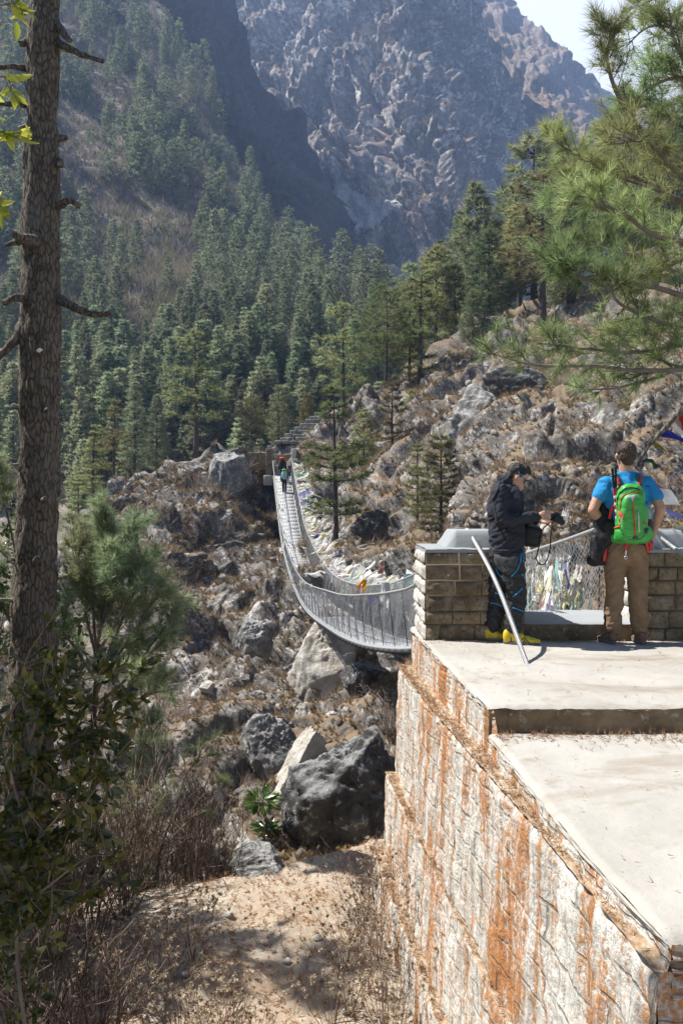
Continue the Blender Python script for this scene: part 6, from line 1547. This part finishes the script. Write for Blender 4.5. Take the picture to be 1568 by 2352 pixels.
for hx, kx, ax in ((1415, 1411, 1404), (1458, 1464, 1469)): cap(b, G(hx, 1250, .05), G(kx, 1370, .04), .075, .055, 12); cap(b, G(kx, 1370, .04), G(ax, 1464, .04), .052, .036, 12)
for ax, tx in ((1402, 1396), (1469, 1471)): cap(b, G(ax, 1468, .03), G(tx, 1470, .14), .036, .03, 10)
bobj('body', blob(b, .0075, 3, lambda c: .0015 * fbm(c * 40, 2, .5, 3), 'body'), M['tanned_skin'], m2)
h = MB(); h.add(*sphere(hc2 + [.002, -.012, .045], (.088, .100, .088), 24, 16)); h.add(*sphere(hc2 + [.002, -.045, -.008], (.078, .062, .075), 20, 14)); h.add(*sphere(hc2 + [.006, -.045, -.058], (.056, .038, .042), 16, 10)); cap(h, hc2 + [-.03, .05, .10], hc2 + [.03, .05, .10], .04, .04, 10)
bobj('hair', blob(h, .006, 2, lambda c: .007 * fbm(c * np.array([70, 70, 35]), 3, .6, 5), 'hair'), M['brown_hair'], m2)
s = MB(); s.add(*sphere(G(1437, 1140, .05), (.205, .125, .21), 28, 18, .82)); s.add(*sphere(G(1437, 1205, .05), (.18, .12, .20), 28, 18, .8)); cap(s, G(1412, 1238, .05), G(1462, 1238, .05), .105, .105, 16); cap(s, G(1393, 1113, .04), G(1481, 1113, .04), .068, .068, 16); cap(s, G(1437, 1108, .04), G(1437, 1090, .04), .10, .070, 16); cap(s, G(1412, 1100, .04), G(1462, 1100, .04), .06, .06, 14)
cap(s, G(1391, 1112, .04), G(1375, 1140, .018), .070, .070, 16); cap(s, G(1484, 1112, .04), G(1502, 1138, .015), .070, .070, 16)
shirt = bobj('shirt', blob(s, .009, 3, wrinkle(21, .013, 7, 7), 'shirt'), M['blue_shirt'], m2)
t = MB(); t.add(*sphere(G(1436, 1262, .05), (.185, .145, .15), 28, 16, .85)); cap(t, G(1408, 1240, .05), G(1464, 1240, .05), .10, .10, 16)
for hx, kx, ax, mx_ in ((1413, 1409, 1405, 1410), (1460, 1464, 1468, 1463)):
    cap(t, G(hx, 1278, .05), G(mx_, 1330, .045), .105, .094, 18); cap(t, G(mx_, 1330, .045), G(kx, 1385, .03), .094, .084, 18); cap(t, G(kx, 1385, .03), G(ax, 1438, .04), .084, .076, 18); cap(t, G(ax, 1434, .04), G(ax, 1444, .04), .079, .076, 16)
def tw2(c):
    zr = c[:, 2] - ZU; cuff = np.clip(1 - zr / .42, 0, 1); q = np.stack([c[:, 0] * 6, c[:, 1] * 5, c[:, 2] * 13 + c[:, 0] * 10 * np.sign(c[:, 0] - 2.66)], 1)
    return (.012 + .016 * cuff) * fbm(q, 3, .5, 31, True) - .003
tr2 = bobj('trousers', blob(t, .009, 3, tw2, 'trousers'), M['brown_trousers'], m2); tb2 = world_bvh([tr2])
line(tr2, 'pocket', tb2, [(1462, 1248), (1470, 1250), (1482, 1253)], .005, 'black_trim')
line(tr2, 'side_stripe', tb2, [(1388, 1410), (1389, 1425), (1390, 1440)], .006, 'black_trim')
shoe(m2, (G(1404, 0)[0], D2 - .07, zt_), (G(1390, 0)[0], D2 + .19, zt_), None, 'brown_shoe', 'grey_sole', .05, .085); shoe(m2, (G(1469, 0)[0], D2 - .07, zt_), (G(1474, 0)[0], D2 + .20, zt_), None, 'brown_shoe', 'grey_sole', .05, .085)
sb = world_bvh([shirt])
line(shirt, 'print', sb, [(1481, 1117), (1486, 1116.5), (1491, 1118)], .004, 'black_trim')
# backpack
bp = thing('backpack', 'bright green hiking backpack with red straps on the back of the man in blue', 'backpack', G(1450, 1246, -.15)); q = MB()
q.add(*sphere(G(1446, 1150, -.13), (.125, .10, .155), 26, 16, .75, rotm(0, 4, 0))); q.add(*sphere(G(1449, 1195, -.135), (.135, .115, .20), 26, 16, .72, rotm(0, 4, 0))); q.add(*sphere(G(1453, 1226, -.13), (.165, .11, .09), 24, 14, .7)); cap(q, G(1432, 1128, -.10), G(1460, 1128, -.10), .06, .06, 12)
pack = bobj('bag', blob(q, .008, 4, lambda c: .006 * fbm(c * np.array([9, 9, 14]), 3, .5, 41, True), 'bag'), M['green_nylon'], bp)
q = MB(); q.add(*sphere(G(1449, 1184, -.235), (.095, .045, .195), 26, 18, .6, rotm(0, 5, 0))); fp = bobj('front_pocket', blob(q, .007, 3, lambda c: .006 * fbm(c * np.array([10, 10, 16]), 3, .5, 44, True), 'front_pocket'), M['green_nylon'], bp)
q = MB(); cap(q, G(1398, 1232, -.02), G(1425, 1238, -.10), .045, .05, 12); cap(q, G(1392, 1232, .05), G(1400, 1232, -.02), .04, .045, 12); cap(q, G(1478, 1236, -.10), G(1492, 1226, .0), .05, .04, 12); bobj('hip_belt', blob(q, .008, 3, None, 'hip_belt'), M['green_nylon'], bp)
pb = world_bvh([pack, fp])
line(fp, 'zip', pb, [(1451, 1149), (1453, 1170), (1455, 1195), (1457, 1220), (1458, 1233)], .006, 'red_webbing', 8)
line(fp, 'zip_pull', pb, [(1451, 1143), (1451, 1150), (1452, 1158)], .006, 'grey_patch', 6)
line(fp, 'piping', pb, [(1423, 1186), (1424, 1165), (1425, 1146), (1432, 1137), (1440, 1134), (1447, 1131), (1455, 1132), (1464, 1131), (1469, 1134)], .0045, 'red_webbing', 8)
line(fp, 'piping', pb, [(1423, 1186), (1422, 1200), (1424, 1206)], .0055, 'red_webbing', 6)
line(pack, 'zip', pb, [(1416, 1160), (1417, 1144), (1424, 1130), (1434, 1122), (1446, 1120), (1458, 1121), (1467, 1126)], .0045, 'black_trim', 8)
line(pack, 'seam', pb, [(1440, 1238), (1456, 1241), (1470, 1238), (1480, 1230)], .003, 'dark_green_nylon', 8)
patch(fp, 'emblem', pb, [((1439, 1139), (1457, 1137)), ((1438, 1143), (1459, 1142)), ((1442, 1147), (1457, 1146))], 'grey_patch', .004, 6, 'small grey emblem patch')
patch(fp, 'reflective_strip', pb, [((1462, 1171), (1466, 1171)), ((1463, 1190), (1467, 1190)), ((1464, 1222), (1469, 1222))], 'reflective_grey', .004, 3)
patch(fp, 'lash_tab', pb, [((1455, 1230), (1461, 1230)), ((1451, 1237), (1465, 1237))], 'grey_mesh', .006, 4)
patch(pack, 'side_pocket', pb, [((1406, 1214), (1420, 1210)), ((1408, 1222), (1422, 1222)), ((1414, 1232), (1424, 1234))], 'grey_mesh', .006, 5)
patch(pack, 'side_pocket', pb, [((1480, 1198), (1488, 1196)), ((1478, 1214), (1487, 1214)), ((1478, 1226), (1484, 1226))], 'grey_mesh', .006, 4)
q = MB(); q.add(*sphere(G(1489, 1210, -.06), (.035, .05, .075), 16, 12, .7)); obj('bottle_pocket', q, M['grey_mesh'], bp, True)
line(pack, 'buckle_strap', pb, [(1404, 1216), (1412, 1213), (1424, 1209)], .009, 'red_webbing', 6); line(pack, 'buckle_strap', pb, [(1476, 1200), (1480, 1202), (1484, 1203)], .008, 'red_webbing', 4)
def ribbon(parent, name, pts, wd, m, side=None, th=.006):
    p = smoothpath(pts, 6); tg = nrm(np.gradient(p, axis=0)); sd = nrm(np.cross(tg, np.array([0, -1., 0]) if side is None else side)); nm_ = np.cross(sd, tg); V = []
    for a, b_ in ((-1, 1), (1, 1), (1, -1), (-1, -1)): V.append(p + sd * a * wd / 2 + nm_ * b_ * th / 2)
    V = np.stack(V, 1).reshape(-1, 3); n = len(p); j = np.arange(4); jn = (j + 1) % 4; mb = MB()
    mb.add(V, np.concatenate([np.stack([i * 4 + j, i * 4 + jn, (i + 1) * 4 + jn, (i + 1) * 4 + j], 1) for i in range(n - 1)] + [np.array([[0, 1, 2, 3]]), np.array([[4 * n - 4, 4 * n - 1, 4 * n - 2, 4 * n - 3]])])); return obj(name, mb, M[m], parent)
for x0, x1 in ((1412, 1424), (1468, 1464)):
    s_ = on_surface(sb, dense([(x0, 1094), (x0 + (x1 - x0) * .4, 1104), (x0 + (x1 - x0) * .7, 1116)], 5), .008) + [G(x1, 1128, -.12)]
    ribbon(bp, 'shoulder_strap', s_, .062, 'dark_green_nylon', None, .012); s2_ = [p + np.array([0, -.012, .004]) for p in s_]; ribbon(bp, 'webbing', s2_, .026, 'crimson_webbing', None, .008)
mb = MB(); add_tube(mb, smoothpath([G(1430, 1120, -.12), G(1436, 1113, -.12), G(1446, 1112, -.12), G(1454, 1120, -.12)], 6), .006, 6); obj('grab_loop', mb, M['black_trim'], bp, True)
ribbon(bp, 'webbing', [G(1424, 1113, -.11), G(1430, 1120, -.13), G(1434, 1125, -.14)], .04, 'crimson_webbing'); ribbon(bp, 'webbing', [G(1465, 1122, -.12), G(1458, 1124, -.14), G(1452, 1122, -.13)], .035, 'red_webbing')
ribbon(bp, 'strap_end', [G(1436, 1247, -.13), G(1436, 1256, -.14), G(1436, 1264, -.14)], .024, 'red_webbing'); mb = MB(); cap(mb, G(1436, 1265, -.14), G(1435.5, 1275, -.14), .010, .007, 10); ang = np.linspace(0, 6.283, 15); add_tube(mb, [G(1436, 1281, -.14) + .013 * np.array([math.cos(a), 0, math.sin(a)]) for a in ang], .0035, 6); obj('key_clip', mb, M['silver'], bp, True)
ribbon(bp, 'strap_end', [G(1392, 1240, -.02), G(1390, 1262, -.02), G(1386, 1290, -.01)], .026, 'red_webbing'); ribbon(bp, 'strap_end', [G(1482, 1244, -.06), G(1485, 1256, -.06), G(1488, 1270, -.05)], .022, 'red_webbing'); ribbon(bp, 'strap_end', [G(1490, 1244, -.02), G(1492, 1254, -.02), G(1494, 1264, -.02)], .03, 'red_webbing')
ribbon(bp, 'strap_end', [G(1412, 1160, -.09), G(1404, 1168, -.06), G(1400, 1182, -.05), G(1399, 1192, -.05)], .026, 'red_webbing')
mb = MB(); q_ = on_surface(pb, dense([(1424, 1176), (1428, 1184), (1431, 1188)], 4), .012); add_tube(mb, np.array(q_), .014, 6); obj('cord_lock', mb, M['red_webbing'], bp, True)
cbn = on_surface(pb, [(1429, 1192), (1431, 1186), (1427, 1203), (1423, 1206)], .015); mb = MB(); add_tube(mb, smoothpath([cbn[0], cbn[1], cbn[1] + np.array([-.012, 0, -.005]), cbn[2], cbn[0]] if len(cbn) > 2 else cbn, 5), .004, 6); obj('carabiner', mb, M['silver'], bp, True)
# bottle, poles, jacket: carried things of their own
bt = thing('water_bottle', 'clear water bottle with a blue cap in the side pocket of the green backpack', 'bottle', G(1489, 1212, -.06)); q = MB(); cap(q, G(1487, 1168, -.05), G(1490, 1205, -.05), .034, .036, 18); cap(q, G(1485, 1160, -.05), G(1486, 1168, -.05), .016, .03, 14); obj('flask', q, M['clear_bottle'], bt, True); q = MB(); cap(q, G(1485, 1156, -.05), G(1485, 1160, -.05), .017, .017, 12); obj('cap', q, M['blue_piping'], bt, True)
q = MB(); add_tube(q, smoothpath([G(1478, 1164, -.09), G(1488, 1164, -.10), G(1496, 1176, -.10), G(1497, 1192, -.09), G(1492, 1208, -.08)], 6), .005, 6); obj('tube', q, M['blue_piping'], bt, True)
for k, (top, bot, lab) in enumerate([((1405, 1077), (1416, 1208), 'red trekking pole with black grip, nearer the left arm of the man in blue'), ((1412.5, 1073), (1415, 1210), 'red trekking pole with black grip, nearer the backpack')]):
    tp = thing('trekking_pole', lab, 'trekking pole', G(*bot, -.10)); a_ = G(*top, -.10 - .01 * k); c_ = G(*bot, -.11)
    f = lambda t: a_ + (c_ - a_) * t
    q = MB(); cap(q, f(0), f(.12), .013, .011, 10); cap(q, f(.12), f(.33), .011, .010, 10); obj('grip', q, M['black_plastic'], tp, True); q = MB(); cap(q, f(.30), f(1.), .0085, .0075, 10); obj('shaft', q, M['red_pole'], tp, True)
    for m_ in range(4):
        q = MB(); g_ = .48 + m_ * .12; cap(q, f(g_), f(g_ + .035), .0092, .0092, 10); obj('band', q, M['white_trim'], tp, True)
    q = MB(); c2 = f(.13); q.add(*sphere(c2, (.03, .03, .006), 16, 8)); obj('strap', q, M['black_plastic'], tp, True)
q = MB(); cap(q, G(1382, 1160, .10), G(1398, 1224, .02), .075, .09, 16); cap(q, G(1384, 1196, .06), G(1390, 1235, .0), .09, .07, 16); cap(q, G(1376, 1225, .04), G(1362, 1286, .02), .062, .056, 14); cap(q, G(1394, 1212, -.02), G(1396, 1236, -.03), .06, .05, 14); cap(q, G(1386, 1232, .0), G(1378, 1292, .03), .045, .03, 12); cap(q, G(1360, 1160, .08), G(1378, 1180, .09), .05, .06, 12)
jk2 = thing('jacket', 'black jacket hanging over the forearm of the man with the green backpack', 'jacket', G(1372, 1290)); bobj('cloth', blob(q, .009, 3, wrinkle(51, .016, 9, 5), 'cloth'), M['black_trim'], jk2)

# ---- the two hikers far out on the bridge
def hiker(label, y, off, h, shirt_m, pack_m, load):
    b0 = np.array([XL(y) + WB / 2 + off, y, deck(y)]); t = thing('person', label, 'person', b0); s = h / 1.75
    L_ = lambda x, dy, z: b0 + s * np.array([x, dy, z])
    b = MB(); b.add(*sphere(L_(0, .02, 1.62), np.array([.085, .1, .12]) * s, 18, 12)); cap(b, L_(0, 0, 1.42), L_(0, .02, 1.56), .055 * s); cap(b, L_(0, 0, 1.0), L_(0, 0, 1.35), .1 * s, .1 * s)
    for k in (-1, 1): cap(b, L_(k * .18, 0, 1.38), L_(k * .25, -.03, 1.1), .045 * s, .04 * s); cap(b, L_(k * .25, -.03, 1.1), L_(k * .26, .1, .86), .04 * s, .03 * s); cap(b, L_(k * .26, .1, .86), L_(k * .26, .13, .78), .032 * s, .02 * s)
    for k, fw in ((-1, .12), (1, -.12)): cap(b, L_(k * .08, 0, .9), L_(k * .09, fw * .6, .48), .06 * s, .05 * s); cap(b, L_(k * .09, fw * .6, .48), L_(k * .09, fw, .06), .05 * s, .04 * s)
    bobj('body', blob(b, .02, 2, None, 'body'), M['skin'], t)
    q = MB(); cap(q, L_(-.1, 0, 1.34), L_(.1, 0, 1.34), .12 * s); q.add(*sphere(L_(0, 0, 1.15), np.array([.2, .14, .28]) * s, 18, 12))
    for k in (-1, 1): cap(q, L_(k * .18, 0, 1.38), L_(k * .25, -.03, 1.1), .07 * s, .06 * s); cap(q, L_(k * .25, -.03, 1.1), L_(k * .26, .08, .9), .06 * s, .05 * s)
    bobj('jacket', blob(q, .02, 2, None, 'jacket'), M[shirt_m], t)
    q = MB(); q.add(*sphere(L_(0, 0, .92), np.array([.19, .15, .15]) * s, 18, 12))
    for k, fw in ((-1, .12), (1, -.12)): cap(q, L_(k * .09, 0, .88), L_(k * .1, fw * .6, .48), .1 * s, .08 * s); cap(q, L_(k * .1, fw * .6, .48), L_(k * .1, fw, .08), .08 * s, .065 * s)
    bobj('trousers', blob(q, .02, 2, None, 'trousers'), M['black_fleece'], t); q = MB()
    for k, fw in ((-1, .12), (1, -.12)): cap(q, L_(k * .09, fw - .03, .045), L_(k * .09, fw + .14, .04), .05 * s, .045 * s)
    obj('boots', q, M['black_trim'], t); q = MB(); q.add(*sphere(L_(0, .0, 1.66), np.array([.105, .12, .11]) * s, 16, 10)); obj('hair', q, M['dark_hair'], t)
    k_ = thing('backpack', load[0], 'backpack', L_(0, -.2, .95)); q = MB(); q.add(*sphere(L_(0, -.22, 1.25), np.array([.19, .16, .34]) * s * load[1], 20, 14, .7)); obj('bag', q, M[pack_m], k_, True)
    q = MB(); q.add(*sphere(L_(0, -.22, 1.25 + .36 * load[1]), np.array([.19, .16, .10]) * s * load[1], 18, 12, .8)); obj('lid', q, M[load[2]], k_, True)
hiker('hiker in blue jacket and black trousers walking away on the far part of the footbridge', 56.6, -.02, 1.72, 'blue_shirt', 'reflective_grey', ('green grey backpack on the hiker in blue on the footbridge', .95, 'green_nylon'))
hiker('dark clothed hiker with a red topped load just ahead of the hiker in blue', 58.4, -.05, 1.78, 'black_fleece', 'black_trim', ('tall dark load with a red cover on the leading hiker on the footbridge', 1.15, 'red_webbing'))
